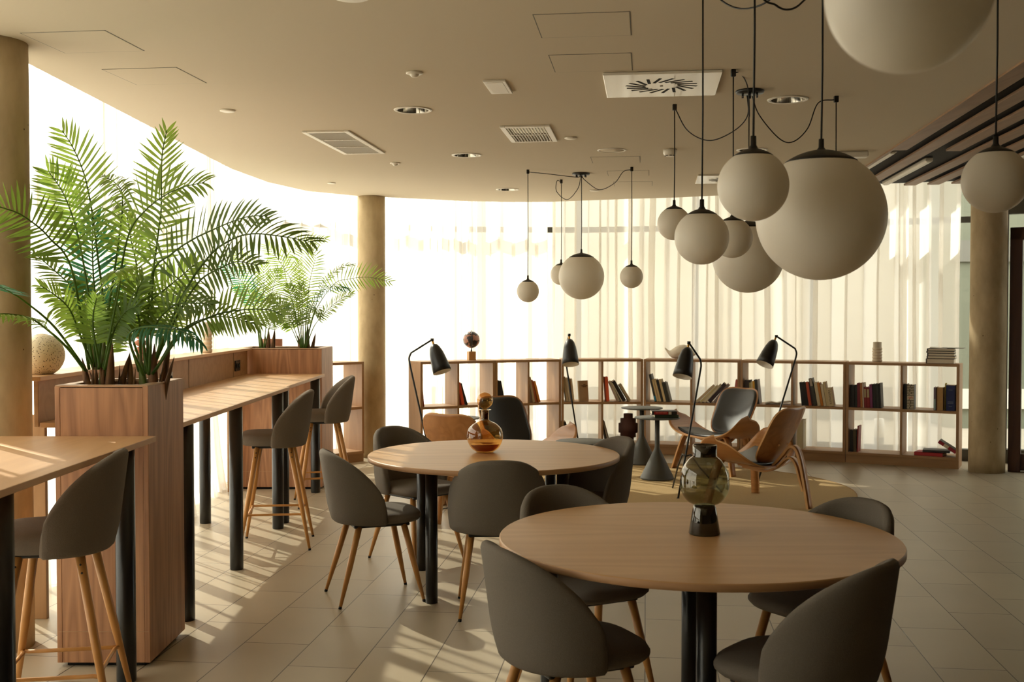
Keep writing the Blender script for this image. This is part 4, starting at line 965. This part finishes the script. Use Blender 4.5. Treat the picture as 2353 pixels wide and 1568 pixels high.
disc(-1.715, 6.714, .046, 'flat white disc cover on the ceiling above the big palms', 'ceiling_cover', 'cover plate')
disc(.411, 7.762, .045, 'flat white disc cover right of the short air grille', 'ceiling_cover', 'cover plate')
disc(-1.699, 10.46, .04, 'flat white disc cover in the bright corner by the curtains', 'ceiling_cover', 'cover plate')
disc(.824, 11.096, .05, 'flat white disc cover behind the far pendant cluster', 'ceiling_cover', 'cover plate')
disc(-.62, 4.30, .07, 'flat white disc cover cut by the top edge of the picture', 'ceiling_cover', 'cover plate')
t = thing('ceiling_speaker', 'round flush white ceiling speaker in front of the far pendant cluster', 'speaker', (.751, 8.364, CEIL))
MB().lathe([(.095, -.001), (.097, -.006), (.107, -.005), (.109, -.001)], 48).build('trim_ring', M['white_plastic'], t); MB().lathe([(0, -.003), (.096, -.003), (.096, -.001), (0, -.001)], 48).build('grille', M['ceiling'], t)
t = thing('smoke_detector', 'white drum smoke detector behind a pendant cord', 'smoke detector', (1.183, 8.33, CEIL))
MB().lathe([(0, -.052), (.03, -.052), (.046, -.040), (.052, -.022), (.052, -.001), (0, -.001)], 36).build('housing', M['white_plastic'], t)
b = MB()
for k in range(8): b.box(Matrix.Rotation(k * PI / 4, 3, 'Z') @ Vector((.036, 0, -.047)), (.006, .016, .006), Matrix.Rotation(k * PI / 4, 3, 'Z'))
b.build('slots', M['vent_dark'], t)
t = thing('emergency_light', 'white emergency light box near the slatted ceiling', 'emergency light', (2.575, 8.43, CEIL), CR)
MB().box((0, .02, -.024), (.245, .10, .044)).build('housing', M['white_plastic'], t, bevel=.012); MB().box((.0, .075, -.010), (.2, .014, .012)).build('back_slot', M['vent_dark'], t)
def grille(label, cx, cy, w, l, ns, bars, fr=.035):
    t = thing('air_grille', label, 'air vent', (cx, cy, CEIL), CR, 'white ceiling air grilles')
    b = MB()
    for s in (-1, 1): b.box((s * (w / 2 - fr / 2), 0, -.006), (fr, l, .011)); b.box((0, s * (l / 2 - fr / 2), -.006), (w - 2 * fr, fr, .011))
    b.build('frame', M['white_plastic'], t, bevel=.003)
    MB().box((0, 0, .16), (w - 2 * fr + .01, l - 2 * fr + .01, .01)).build('duct', M['vent_dark'], t)
    for k in range(ns):
        x = -w / 2 + fr + (k + .5) * (w - 2 * fr) / ns; MB().box((x, 0, -.0065), (.004 if ns < 16 else .0055, l - 2 * fr, .008), Matrix.Rotation(.5, 3, 'Y')).build('blade', M['white_plastic'], t)
    for k in range(bars): MB().box((0, -l / 2 + fr + (k + 1) * (l - 2 * fr) / (bars + 1), -.009), (w - 2 * fr, .012, .006)).build('cross_bar', M['white_plastic'], t)
grille('long white ceiling air grille above the small palms', -1.192, 7.985, .325, 1.045, 18, 2)
grille('short white ceiling air grille with black gaps, near the middle of the ceiling', .121, 7.584, .33, .655, 13, 1)
def swirl(label, cx, cy, w):
    t = thing('swirl_diffuser', label, 'air vent', (cx, cy, CEIL), CR, 'square swirl air diffusers')
    MB().box((0, 0, -.008), (w, w, .014)).build('plate', M['white_gloss'], t, bevel=.004)
    for k in range(18):
        a = 2 * PI * k / 18; R = Matrix.Rotation(a + .45, 3, 'Z'); c = Vector((.135 * math.cos(a), .135 * math.sin(a), -.0157)); MB().box(c, (.115, .016, .0012), R).build('slot', M['vent_dark'], t)
    MB().lathe([(0, -.019), (.008, -.019), (.009, -.015), (0, -.015)], 14).build('centre_screw', M['grey_plate'], t)
swirl('large glossy white square swirl diffuser above the middle cluster', .795, 5.925, .60)
swirl('white square swirl diffuser farther back, half behind a globe lamp', 1.98, 10.1, .60)
t = thing('ceiling_panel', 'small white square ceiling panel between the downlight and the swirl diffuser', 'light panel', (-.075, 6.0, CEIL), CR)
MB().box((0, 0, -.006), (.118, .325, .011)).build('frame', M['white_plastic'], t, bevel=.002); MB().box((0, 0, -.0125), (.085, .28, .002)).build('panel', M['lamp_white'], t)
def access(label, cx, cy, w, l, rz=CR):
    t = thing('access_hatch', label, 'access hatch', (cx, cy, CEIL), rz, 'flush access hatches in the ceiling')
    b = MB(); g = .004
    for s in (-1, 1): b.box((s * w / 2, 0, -.0006), (g, l + g, .001)); b.box((0, s * l / 2, -.0006), (w, g, .001))
    b.build('gap', M['plinth_grey'], t)
    MB().box((0, 0, -.001), (w - .006, l - .006, .0018)).build('lid', M['ceiling'], t)
access('flush access hatch at the top edge, nearest the camera', .305, 4.735, .395, .385)
access('flush access hatch just behind the nearest one', .39, 5.445, .39, .375)
access('flush access hatch by the left column', -1.93, 5.03, .39, .375)
access('flush access hatch above the big palms', -1.84, 5.755, .39, .38)
access('flush access hatch behind the round speaker', .83, 8.89, .385, .36)
access('flush access hatch between far canopy and swag cord', 1.02, 9.75, .36, .36)
access('flush access hatch farthest back by the curtains', 1.15, 10.55, .36, .36)
# ================================================================== DECOR
def vessel(name, label, cat, loc, parts, n=48):
    t = thing(name, label, cat, loc)
    for pn, prof, mat in parts: MB().lathe(prof, n).build(pn, M[mat], t)
    return t
def thin(prof, th=.003):
    """outer profile turned back inside: open thin-walled vessel"""
    return prof + [(max(0, r - th), z + (th if i == 0 else 0)) for i, (r, z) in list(enumerate(prof))[::-1]]
def curve2(pts, k=6): return [(max(0, p.x), p.z) for p in spline([(r, 0, z) for r, z in pts], k)]
body = [(0, 0), (.045, 0)] + curve2([(.048, .002), (.078, .025), (.098, .062), (.102, .095), (.094, .130), (.065, .160), (.035, .174), (.024, .184), (.022, .205), (.023, .236), (.036, .240)])
vessel('decanter', 'round amber glass decanter with ball stopper on the farther round table', 'decanter', (-.153, 6.24, .7405),
       [('glass_body', body, 'amber'), ('thick_base', [(0, .006), (.04, .006)] + curve2([(.05, .010), (.072, .028), (.082, .045)]) + [(0, .043)], 'amber_deep'),
        ('ball_stopper', [(0, .242), (.012, .242), (.014, .25)] + [(.046 * math.sin(a), .293 - .046 * math.cos(a)) for a in [PI * k / 16 for k in range(2, 17)]], 'amber'), ('neck_glass', [(.0205, .188), (.021, .236), (.0175, .238), (.0175, .19)], 'amber_deep')])
bulb = curve2([(.036, .104), (.062, .118), (.083, .150), (.0875, .190), (.080, .230), (.060, .262), (.046, .275)])
vessel('vase', 'smoke grey glass vase with round belly and dark foot on the nearer round table', 'vase', (.686, 3.93, .7405),
       [('foot', [(0, 0), (.054, 0), (.056, .004), (.041, .095), (.036, .104), (0, .104)], 'smoke_deep'), ('belly', bulb + [(.0435, .278)], 'smoke'), ('neck', [(.0435, .278), (.0425, .284), (.0425, .318), (.0395, .319), (.039, .3)], 'smoke_deep')])
# speckled sphere on the window shelf
def flat_sphere(R, k=.12):
    z0 = -R * (1 - k); pr = [(0, 0)]
    for i in range(33):
        a = PI * i / 32; z = -R * math.cos(a)
        if z >= z0: pr.append((R * math.sin(a), z - z0))
    pr[0] = (0, 0); return [(0, 0), (math.sqrt(R * R - z0 * z0), 0)] + pr[1:]
vessel('speckled_sphere', 'large speckled stone-look sphere on the window shelf next to the left column', 'ornament', (-2.322, 5.47, 1.2255), [('sphere', flat_sphere(.106), 'terrazzo')])
ringp = lambda n, r, dr, h, neck: [(0, 0), (r * .92, 0)] + sum([[(r + dr * math.sin(PI * j / 6), h * (i + j / 6) / n) for j in range(0, 7)] for i in range(n)], []) + [(r, h), (r, h + neck), (r - .006, h + neck), (r - .006, h * .6), (0, h * .6)]
vessel('ringed_vase', 'cream ringed ceramic vase on the window shelf, between the palms', 'vase', (-2.30, 8.35, 1.2255), [('body', ringp(5, .032, .007, .155, .075), 'cream_ceramic')])
vessel('ringed_vase', 'cream ringed ceramic vase on top of the right end of the bookcase', 'vase', local(UNITS[5], .275, .17, BH + .0005), [('body', ringp(5, .042, .008, .15, .052), 'cream_ceramic')])
vessel('figurine', 'pinkish stacked ball figure on the window shelf behind the right-hand big palm', 'ornament', (-2.33, 6.95, 1.2255), [('body', [(0, 0)] + sum([[(.030 * math.sin(PI * j / 8) + .012, .045 * i + .045 * j / 8) for j in range(9)] for i in range(4)], []) + [(0, .18)], 'terracotta')])
vessel('terracotta_pot', 'low terracotta pot behind the small palms of the wide planter', 'pot', local(LEFTU, .10, .17, BH + .0005), [('body', [(0, 0), (.10, 0), (.108, .01), (.108, .245), (.100, .245), (.098, .03), (0, .03)], 'terracotta')])
st_ = [(0, 0), (.062, 0), (.062, .055), (.085, .06), (.085, .105), (.105, .11), (.105, .21), (.085, .215), (.085, .262), (.05, .266), (.05, .315), (.043, .315), (.043, .27), (0, .26)]
vessel('clay_vase', 'dark brown stacked clay vase on the lower bookcase shelf, left of the side tables', 'vase', local(UNITS[2], W_[2] - .145, .13, ZL), [('body', st_, 'brown_clay')])
# little world globe on a wood block
p = local(UNITS[1], -.055, .15, BH + .0005); p = local(UNITS[0], W_[0] - .20, .16, BH + .0005)
t = thing('desk_globe', 'small dark world globe on a light wood block on top of the bookcase', 'globe', p, .35)
MB().box((0, 0, .046), (.078, .078, .092)).build('base_block', M['globe_block'], t, bevel=.002)
MB().tube([(0, 0, .092), (0, 0, .125)], [.010, .005], 10).build('stem', M['black'], t)
gc = Vector((0, 0, .215)); b = MB(); b.lathe([(.088 * math.sin(PI * i / 24), -.088 * math.cos(PI * i / 24)) for i in range(25)], 40, gc, rot=Matrix.Rotation(.4, 3, 'Y')); b.build('sphere', M['globe_map'], t)
MB().tube([gc + Vector((-.096 * math.sin(a) * .25, -.096 * math.sin(a), .096 * math.cos(a))) for a in [PI * k / 14 for k in range(15)]], .0055, 8).build('meridian_arm', M['black'], t)
# white bird
p = local(UNITS[3], .365, .16, BH + .0005)
t = thing('bird_figure', 'white stone bird figure with its tail up on the bookcase, behind a lamp shade', 'figurine', p, UNITS[3][0].rotation_euler.z)
b = MB(); n = 22; rings = []
path = [(-.158, .112, .006, .010), (-.150, .106, .013, .014), (-.132, .084, .018, .018), (-.108, .060, .030, .027), (-.082, .056, .050, .046), (-.045, .066, .068, .063), (.0, .075, .077, .074), (.05, .078, .077, .077), (.10, .072, .066, .068), (.135, .062, .044, .046), (.152, .054, .022, .024), (.172, .048, .004, .004)]
for x, z, hy, hz in path: rings.append([b.bm.verts.new((x, hy * math.cos(2 * PI * j / n), max(.001, z + hz * math.sin(2 * PI * j / n)))) for j in range(n)])
for A_, B_ in zip(rings, rings[1:]):
    for j in range(n): b.bm.faces.new((A_[j], A_[(j + 1) % n], B_[(j + 1) % n], B_[j])).smooth = True
b.bm.faces.new(rings[0][::-1]); b.bm.faces.new(rings[-1]); b.build('body', M['bird_ceramic'], t)
# bollard lamp outdoors beyond the curtains
vessel('bollard_light', 'white topped bollard light outdoors, seen through the curtain under the right bookcase shelf', 'bollard light', (4.17, 12.55, -.11), [('post', [(0, 0), (.055, 0), (.055, .22), (0, .22)], 'plinth_grey'), ('lamp_head', [(0, .22), (.055, .22), (.055, .43), (0, .435)], 'lamp_white')])

# ================================================================== PALMS
LEAVES = {'g': 'leaf', 'd': 'leaf_dark', 't': 'leaf_teal'}
def frond(parent, pts, Lm, t0, mat, seed, nrm=None, droop=.25, npair=24, width=.0115, spread=(1.32, .50), vee=.14, stem=.005):
    """pts: world points of the rib from base to tip; leaflets of length Lm from fraction t0 on; nrm: which way the leaf faces"""
    rnd = random.Random(seed); o0 = parent.location; rib = [Vector(p) - o0 for p in pts]
    rib, LN = arc_resample(spline(rib, 10), .02); n = len(rib) - 1
    b = MB(); b.tube(rib, [stem * (1 - .8 * i / n) + .0008 for i in range(n + 1)], 6, m=1)
    nv = Vector(nrm).normalized() if nrm else Vector((0, -1, .25)).normalized()
    for k in range(npair):
        f = t0 + (1 - t0) * (k + .5) / npair; i = min(n - 1, int(f * n)); p = rib[i].lerp(rib[i + 1], f * n - i)
        T = (rib[min(n, i + 2)] - rib[max(0, i - 2)]).normalized(); u = (k + .5) / npair
        S = T.cross(nv); S = S.normalized() if S.length > .05 else T.orthogonal().normalized(); Nn = S.cross(T).normalized()
        ang = spread[0] + (spread[1] - spread[0]) * u ** 1.7
        ln = Lm * (.62 + .75 * math.sin(PI * min(1, .12 + .80 * u)) ** .9 * .55) * (1.02 - .42 * u ** 3)
        for sd in (-1, 1):
            a = ang + rnd.uniform(-.10, .10); l = ln * rnd.uniform(.88, 1.08)
            D = (T * math.cos(a) + S * sd * math.sin(a) + Nn * vee * rnd.uniform(.4, 1.2)).normalized()
            g = Vector((0, 0, -1)); q = p.copy(); prev = None; seg = 5; w0 = width * rnd.uniform(.85, 1.1)
            W = D.cross(Nn).normalized()
            tw = rnd.uniform(-.35, .35)
            W = (W * math.cos(tw) + Nn * math.sin(tw)).normalized()
            for j in range(seg + 1):
                h = j / seg; ww = w0 * (.35 + 1.5 * h if h < .35 else .875 * (1 - ((h - .35) / .65) ** 1.8)) + .0004
                c = D.cross(W).normalized() * ww * .35
                L_, R_, Mi = b.bm.verts.new(q - W * ww + c), b.bm.verts.new(q + W * ww + c), b.bm.verts.new(q)
                if prev:
                    b.bm.faces.new((prev[0], prev[2], Mi, L_)).smooth = True; b.bm.faces.new((prev[2], prev[1], R_, Mi)).smooth = True
                prev = (L_, R_, Mi)
                D = (D + g * droop * (.35 + h) * .32 + T * .03).normalized(); q = q + D * (l / seg)
    return b.build('frond', [M[LEAVES[mat]], M['leaf_dark']], parent, recalc=False)
def trunks(parent, base, spec, seed):
    rnd = random.Random(seed)
    for dx, dy, h, r, lx, ly, mt in spec:
        b0 = Vector(base) + Vector((dx, dy, -.06)) - parent.location
        MB().tube([b0, b0 + Vector((lx * .3, ly * .3, h * .4)), b0 + Vector((lx * .7, ly * .7, h * .75)), b0 + Vector((lx, ly, h))], [r, r * .9, r * .55, r * .06], 10, m=0).build('stem', M[mt], parent)
        for k in range(2):
            a = rnd.uniform(0, 6.28); q = b0 + Vector((math.cos(a), math.sin(a), 0)) * r * .9; hh = h * rnd.uniform(.5, 1.0); e = Vector((math.cos(a), math.sin(a), 0)) * rnd.uniform(.01, .04)
            MB().tube([q, q + e * .3 + Vector((0, 0, hh * .5)), q + e + Vector((0, 0, hh))], [r * .5, r * .42, .001], 8).build('sheath', M['bark'], parent)
def px_line(pl, y0, y1): 
    n = len(pl) - 1; return [at(p[0], p[1], y0 + (y1 - y0) * (i / n) ** 1.0) for i, p in enumerate(pl)]
PALM = {}
def palm(key, label, base, stems):
    t = thing('potted_palm', label, 'palm', base, 0, 'feathery palms in the planters'); PALM[key] = t; trunks(t, base, stems, ord(key)); return t
Z1 = 1.15
palm('a', 'left of the two big palms in the tall planter, with the highest left fronds', (-1.845, 4.97, Z1), [(-.035, -.03, .24, .020, -.04, 0, 'bark'), (.0, .02, .34, .022, .0, .02, 'bark_green'), (.035, -.01, .30, .024, .02, 0, 'bark'), (.06, .03, .26, .018, .05, .03, 'bark'), (-.015, .05, .30, .015, -.02, .05, 'bark_green')])
palm('b', 'right of the two big palms in the tall planter, with the long fronds reaching right', (-1.635, 4.99, Z1), [(.02, -.02, .30, .024, .01, 0, 'bark'), (-.02, .0, .26, .022, -.03, .02, 'bark_green'), (.04, .03, .33, .020, .04, .02, 'bark'), (-.095, .03, .25, .020, -.01, .02, 'bark'), (.055, -.01, .24, .014, .06, 0, 'bark')])
palm('c', 'left of the two small palms in the wide planter', (-2.17, 9.80, Z1), [(-.03, 0, .26, .024, -.03, 0, 'bark_green'), (.01, .02, .30, .026, .0, 0, 'bark'), (.045, -.01, .30, .024, .03, 0, 'bark')])
palm('d', 'right of the two small palms in the wide planter, reaching towards the column', (-1.835, 9.80, Z1), [(-.03, .0, .24, .022, -.03, 0, 'bark'), (.015, .02, .34, .026, .01, 0, 'bark_green'), (.05, -.01, .26, .022, .05, 0, 'bark')])
# key, rib pixels (base..tip), distance at base and tip, leaflet length, start, kind, droop, facing
FR = [
 ('a', [(226, 850), (236, 700), (224, 585), (211, 484), (194, 403), (169, 342), (143, 300)], 4.97, 5.10, .185, .46, 'g', .18, (0, -1, .1)),
 ('a', [(222, 850), (205, 690), (187, 580), (169, 505), (143, 440), (110, 392)], 4.98, 5.05, .165, .60, 'g', .10, (0, -1, .15)),
 ('a', [(205, 850), (165, 620), (114, 548), (82, 517), (41, 490), (0, 476), (-50, 462)], 4.95, 4.45, .155, .47, 'd', .0, (.1, -1, .1)),
 ('a', [(200, 855), (128, 755), (62, 697), (12, 665), (-45, 640)], 4.95, 4.4, .13, .72, 't', .3, (0, -.6, .8)),
 ('a', [(198, 855), (150, 795), (92, 745), (58, 728), (0, 722), (-40, 738)], 4.94, 4.4, .10, .42, 'd', .9, (0, -.3, 1)),
 ('a', [(215, 845), (196, 740), (172, 670), (132, 628), (76, 580)], 4.97, 5.1, .115, .38, 'd', .5, (.6, -.5, .6)),
 ('a', [(214, 845), (186, 775), (160, 712), (128, 680), (92, 656)], 4.93, 4.8, .115, .36, 'g', .5, (.5, -.5, .7)),
 ('a', [(228, 845), (223, 720), (215, 640), (212, 560), (213, 505)], 5.05, 5.15, .185, .36, 't', .10, (0, -1, 0)),
 ('a', [(238, 845), (262, 720), (275, 655), (272, 622), (262, 626)], 4.93, 4.45, .14, .66, 'g', 1.4, (0, -.8, .7)),
 ('a', [(240, 845), (276, 630), (298, 533), (330, 488), (371, 454), (418, 431), (470, 419)], 4.97, 4.75, .175, .46, 'g', .55, (.1, -.9, .4)),
 ('a', [(232, 820), (272, 560), (281, 452), (265, 421), (232, 401)], 5.02, 5.3, .10, .66, 'd', 1.1, (-.5, -.3, .8)),
 ('b', [(345, 850), (350, 660), (361, 556), (370, 484), (371, 403), (373, 352), (383, 300)], 5.0, 5.15, .165, .44, 'g', .14, (0, -1, .1)),
 ('b', [(325, 850), (318, 680), (313, 605), (303, 562), (292, 500)], 5.04, 5.2, .15, .42, 'g', .2, (0, -1, .1)),
 ('b', [(338, 850), (347, 640), (397, 582), (444, 550), (483, 531), (527, 512), (570, 498), (615, 496)], 4.95, 4.55, .150, .38, 'd', .30, (-.1, -.9, .3)),
 ('b', [(345, 850), (420, 680), (480, 590), (530, 552), (575, 538), (630, 541), (720, 556)], 4.98, 4.6, .165, .46, 'd', .60, (0, -.8, .5)),
 ('b', [(345, 860), (400, 740), (455, 650), (502, 619), (545, 602), (592, 610)], 5.0, 4.7, .14, .42, 'd', .45, (-.1, -.9, .4)),
 ('b', [(335, 860), (330, 760), (342, 700), (377, 667), (410, 640), (452, 604)], 5.0, 5.05, .145, .34, 'g', .10, (0, -1, .1)),
 ('b', [(350, 860), (420, 765), (485, 728), (530, 716), (578, 711), (622, 713), (648, 724)], 4.95, 4.7, .135, .46, 'g', .15, (0, -1, .2)),
 ('b', [(342, 862), (352, 760), (395, 705), (440, 697), (490, 700)], 4.92, 4.75, .12, .30, 'd', .6, (.1, -.8, .5)),
 ('b', [(350, 865), (400, 780), (440, 745), (485, 730), (530, 730), (590, 746)], 4.98, 4.85, .11, .36, 'd', .7, (0, -.8, .5)),
 ('b', [(330, 862), (302, 800), (300, 764), (335, 752), (379, 754), (423, 763), (464, 792)], 4.85, 4.55, .115, .36, 't', 1.6, (0, -.5, 1)),
 ('a', [(230, 845), (216, 770), (214, 725), (222, 685)], 4.9, 4.82, .10, .32, 'g', .3, (0, -1, .2)),
 ('a', [(215, 850), (190, 745), (165, 694), (132, 700), (112, 730)], 5.06, 5.2, .13, .40, 'g', .9, (-.2, -.5, .8)),
 ('b', [(330, 855), (290, 740), (262, 690), (236, 676)], 5.1, 5.2, .115, .34, 'g', .4, (0, -1, .3)),
 ('b', [(340, 855), (320, 740), (312, 680), (330, 640)], 4.93, 4.85, .13, .36, 'd', .5, (.2, -.8, .5)),
 ('a', [(240, 850), (262, 760), (290, 715), (318, 705)], 4.9, 4.8, .11, .35, 'd', .5, (0, -.8, .5)),
 ('a', [(220, 850), (205, 760), (190, 680), (182, 640)], 5.1, 5.25, .13, .4, 'd', .3, (0, -1, .2)),
 ('b', [(352, 855), (385, 720), (412, 668), (440, 655)], 5.1, 5.25, .14, .4, 'g', .5, (0, -.8, .5)),
 ('a', [(246, 855), (255, 790), (262, 745), (255, 720)], 5.08, 5.15, .10, .3, 'g', .4, (0, -1, .2)),
 ('b', [(320, 855), (296, 770), (300, 690), (296, 640)], 5.12, 5.2, .14, .38, 'd', .2, (0, -1, .1)),
 ('c', [(600, 800), (600, 720), (606, 665), (606, 629), (607, 606)], 9.75, 9.8, .155, .30, 'g', .10, (0, -1, .1)),
 ('c', [(600, 800), (592, 700), (580, 640), (560, 600), (530, 580)], 9.85, 10.0, .155, .42, 'g', .3, (0, -1, .2)),
 ('c', [(597, 800), (585, 710), (562, 655), (532, 626), (512, 612)], 9.75, 9.65, .15, .46, 't', .3, (.1, -.8, .5)),
 ('c', [(600, 800), (590, 740), (577, 690), (558, 668), (538, 662)], 9.9, 10.1, .13, .42, 'g', .4, (0, -1, .2)),
 ('c', [(606, 800), (615, 720), (628, 660), (640, 620)], 9.7, 9.8, .14, .42, 'g', .3, (0, -1, .2)),
 ('c', [(608, 800), (622, 745), (640, 715), (664, 705)], 9.7, 9.6, .12, .36, 'd', .5, (0, -.8, .5)),
 ('d', [(695, 800), (684, 710), (670, 648), (652, 616), (634, 590), (612, 564)], 9.75, 9.85, .165, .50, 'g', .2, (0, -1, .2)),
 ('d', [(700, 800), (706, 700), (712, 647), (720, 612), (725, 588), (712, 562)], 9.8, 9.6, .165, .42, 'g', .3, (-.1, -1, .2)),
 ('d', [(695, 800), (672, 700), (652, 610), (664, 582), (705, 558), (750, 548)], 9.9, 10.0, .13, .55, 'g', .4, (.3, -.8, .4)),
 ('d', [(700, 800), (722, 715), (743, 654), (768, 626), (789, 611), (812, 608)], 9.85, 9.9, .11, .50, 'd', .5, (-.5, -.5, .7)),
 ('d', [(702, 800), (725, 715), (768, 653), (800, 642), (839, 637), (868, 641), (896, 648)], 9.75, 9.6, .155, .48, 'g', .05, (0, -1, .2)),
 ('d', [(700, 800), (712, 720), (732, 678), (762, 660), (800, 664)], 9.7, 9.5, .12, .42, 't', .8, (0, -.5, .9)),
 ('d', [(704, 800), (718, 758), (735, 732), (762, 704), (788, 684), (810, 674)], 9.75, 9.7, .115, .40, 'g', .35, (-.3, -.7, .6)),
 ('d', [(693, 800), (682, 735), (672, 690), (664, 655)], 9.65, 9.6, .13, .36, 'd', .3, (0, -1, .2)),
 ('d', [(698, 800), (696, 740), (694, 690), (692, 655)], 9.7, 9.75, .12, .34, 'd', .3, (.2, -1, .2)),
 ('d', [(700, 800), (703, 740), (712, 708), (728, 710), (738, 728)], 9.65, 9.4, .11, .42, 'd', .9, (0, -.6, .8)),
 ('d', [(692, 800), (672, 745), (648, 705), (624, 685)], 9.75, 9.7, .13, .36, 'd', .4, (0, -.9, .4)),
 ('d', [(690, 800), (668, 752), (650, 738), (626, 732)], 9.8, 9.7, .10, .45, 'g', .6, (0, -.7, .7)),
 ('d', [(697, 800), (690, 720), (688, 650), (686, 600)], 9.95, 10.05, .13, .42, 'g', .2, (0, -1, .1)),
]
for k, (key, pl, ya, yb, Lm, t0, mt, dr, nr) in enumerate(FR):
    far = key in 'cd'
    frond(PALM[key], px_line(pl, ya, yb), Lm, t0, mt, 100 + k, nr, dr, npair=22 if far else (23 if Lm > .14 else 19), width=.0082 if not far else .0062, stem=.0062 if not far else .0045)

# ================================================================== OUTSIDE AND LIGHT
t = thing('added_sun_screen', 'added tall slotted panels outdoors that shade the right curtains and let sun strips through', 'added sun blocker', (0, 17.0, -.11))  # invented blocker: keeps sun off the right curtains, slots pass bright strips
for x0, x1 in ((-3.65, -3.04), (-2.82, -2.02), (-1.80, -1.30), (-1.06, 14.0)):
    MB().box(((x0 + x1) / 2, 0, 3.95), (x1 - x0, .2, 7.9)).build('panel', M['screen'], t)
MB().box((5.2, .05, .25), (17.6, .5, .5)).build('base', M['plinth_grey'], t)
t = thing('annex_building', 'dark greenish annex building outdoors beyond the glass at the right edge', 'building', (10.4, 16.0, -.11), -.05)
MB().box((0, 0, 2.6), (8.4, 1.2, 5.2)).build('wall_face', M['annex'], t); MB().box((0, -.62, .42), (8.4, .06, .28)).build('pale_ledge', M['white_plastic'], t); MB().box((0, -.62, 2.5), (8.4, .06, .3)).build('floor_band', M['plinth_grey'], t)
w = bpy.data.worlds.new('World'); bpy.context.scene.world = w; w.use_nodes = True; nt = w.node_tree
bg = nt.nodes['Background']; bg.inputs[0].default_value = (1.0, .965, .895, 1); bg.inputs[1].default_value = 3.3
sun = bpy.data.lights.new('Sun', 'SUN'); sun.energy = 10.0; sun.angle = math.radians(.5); sun.color = (1.0, .935, .81)
so = bpy.data.objects.new('Sun', sun); C.objects.link(so)
el = math.radians(37); sd = Vector((-.687 * math.cos(el), .727 * math.cos(el), math.sin(el)))
so.rotation_euler = sd.to_track_quat('Z', 'Y').to_euler(); so.location = sd * 30

cam = bpy.data.cameras.new('Camera'); co = bpy.data.objects.new('Camera', cam); C.objects.link(co)
co.location = (0, 0, EYE); co.rotation_euler = (PI / 2 - PITCH, 0, 0); cam.sensor_fit = 'HORIZONTAL'; cam.sensor_width = 36; cam.lens = FPX / 2353 * 36
cam.clip_start = .05; cam.clip_end = 300
cam.dof.use_dof = True; cam.dof.focus_distance = 6.0; cam.dof.aperture_fstop = 7.0
sc = bpy.context.scene; sc.camera = co
sc.view_settings.view_transform = 'Standard'; sc.view_settings.look = 'None'; sc.view_settings.gamma = 1; sc.view_settings.use_curve_mapping = False
sc.view_settings.exposure = 0.38
cy = sc.cycles; cy.use_denoising = True; cy.max_bounces = 10; cy.diffuse_bounces = 6; cy.glossy_bounces = 4; cy.transmission_bounces = 8; cy.transparent_max_bounces = 24
cy.sample_clamp_indirect = 12; cy.caustics_reflective = False; cy.caustics_refractive = False
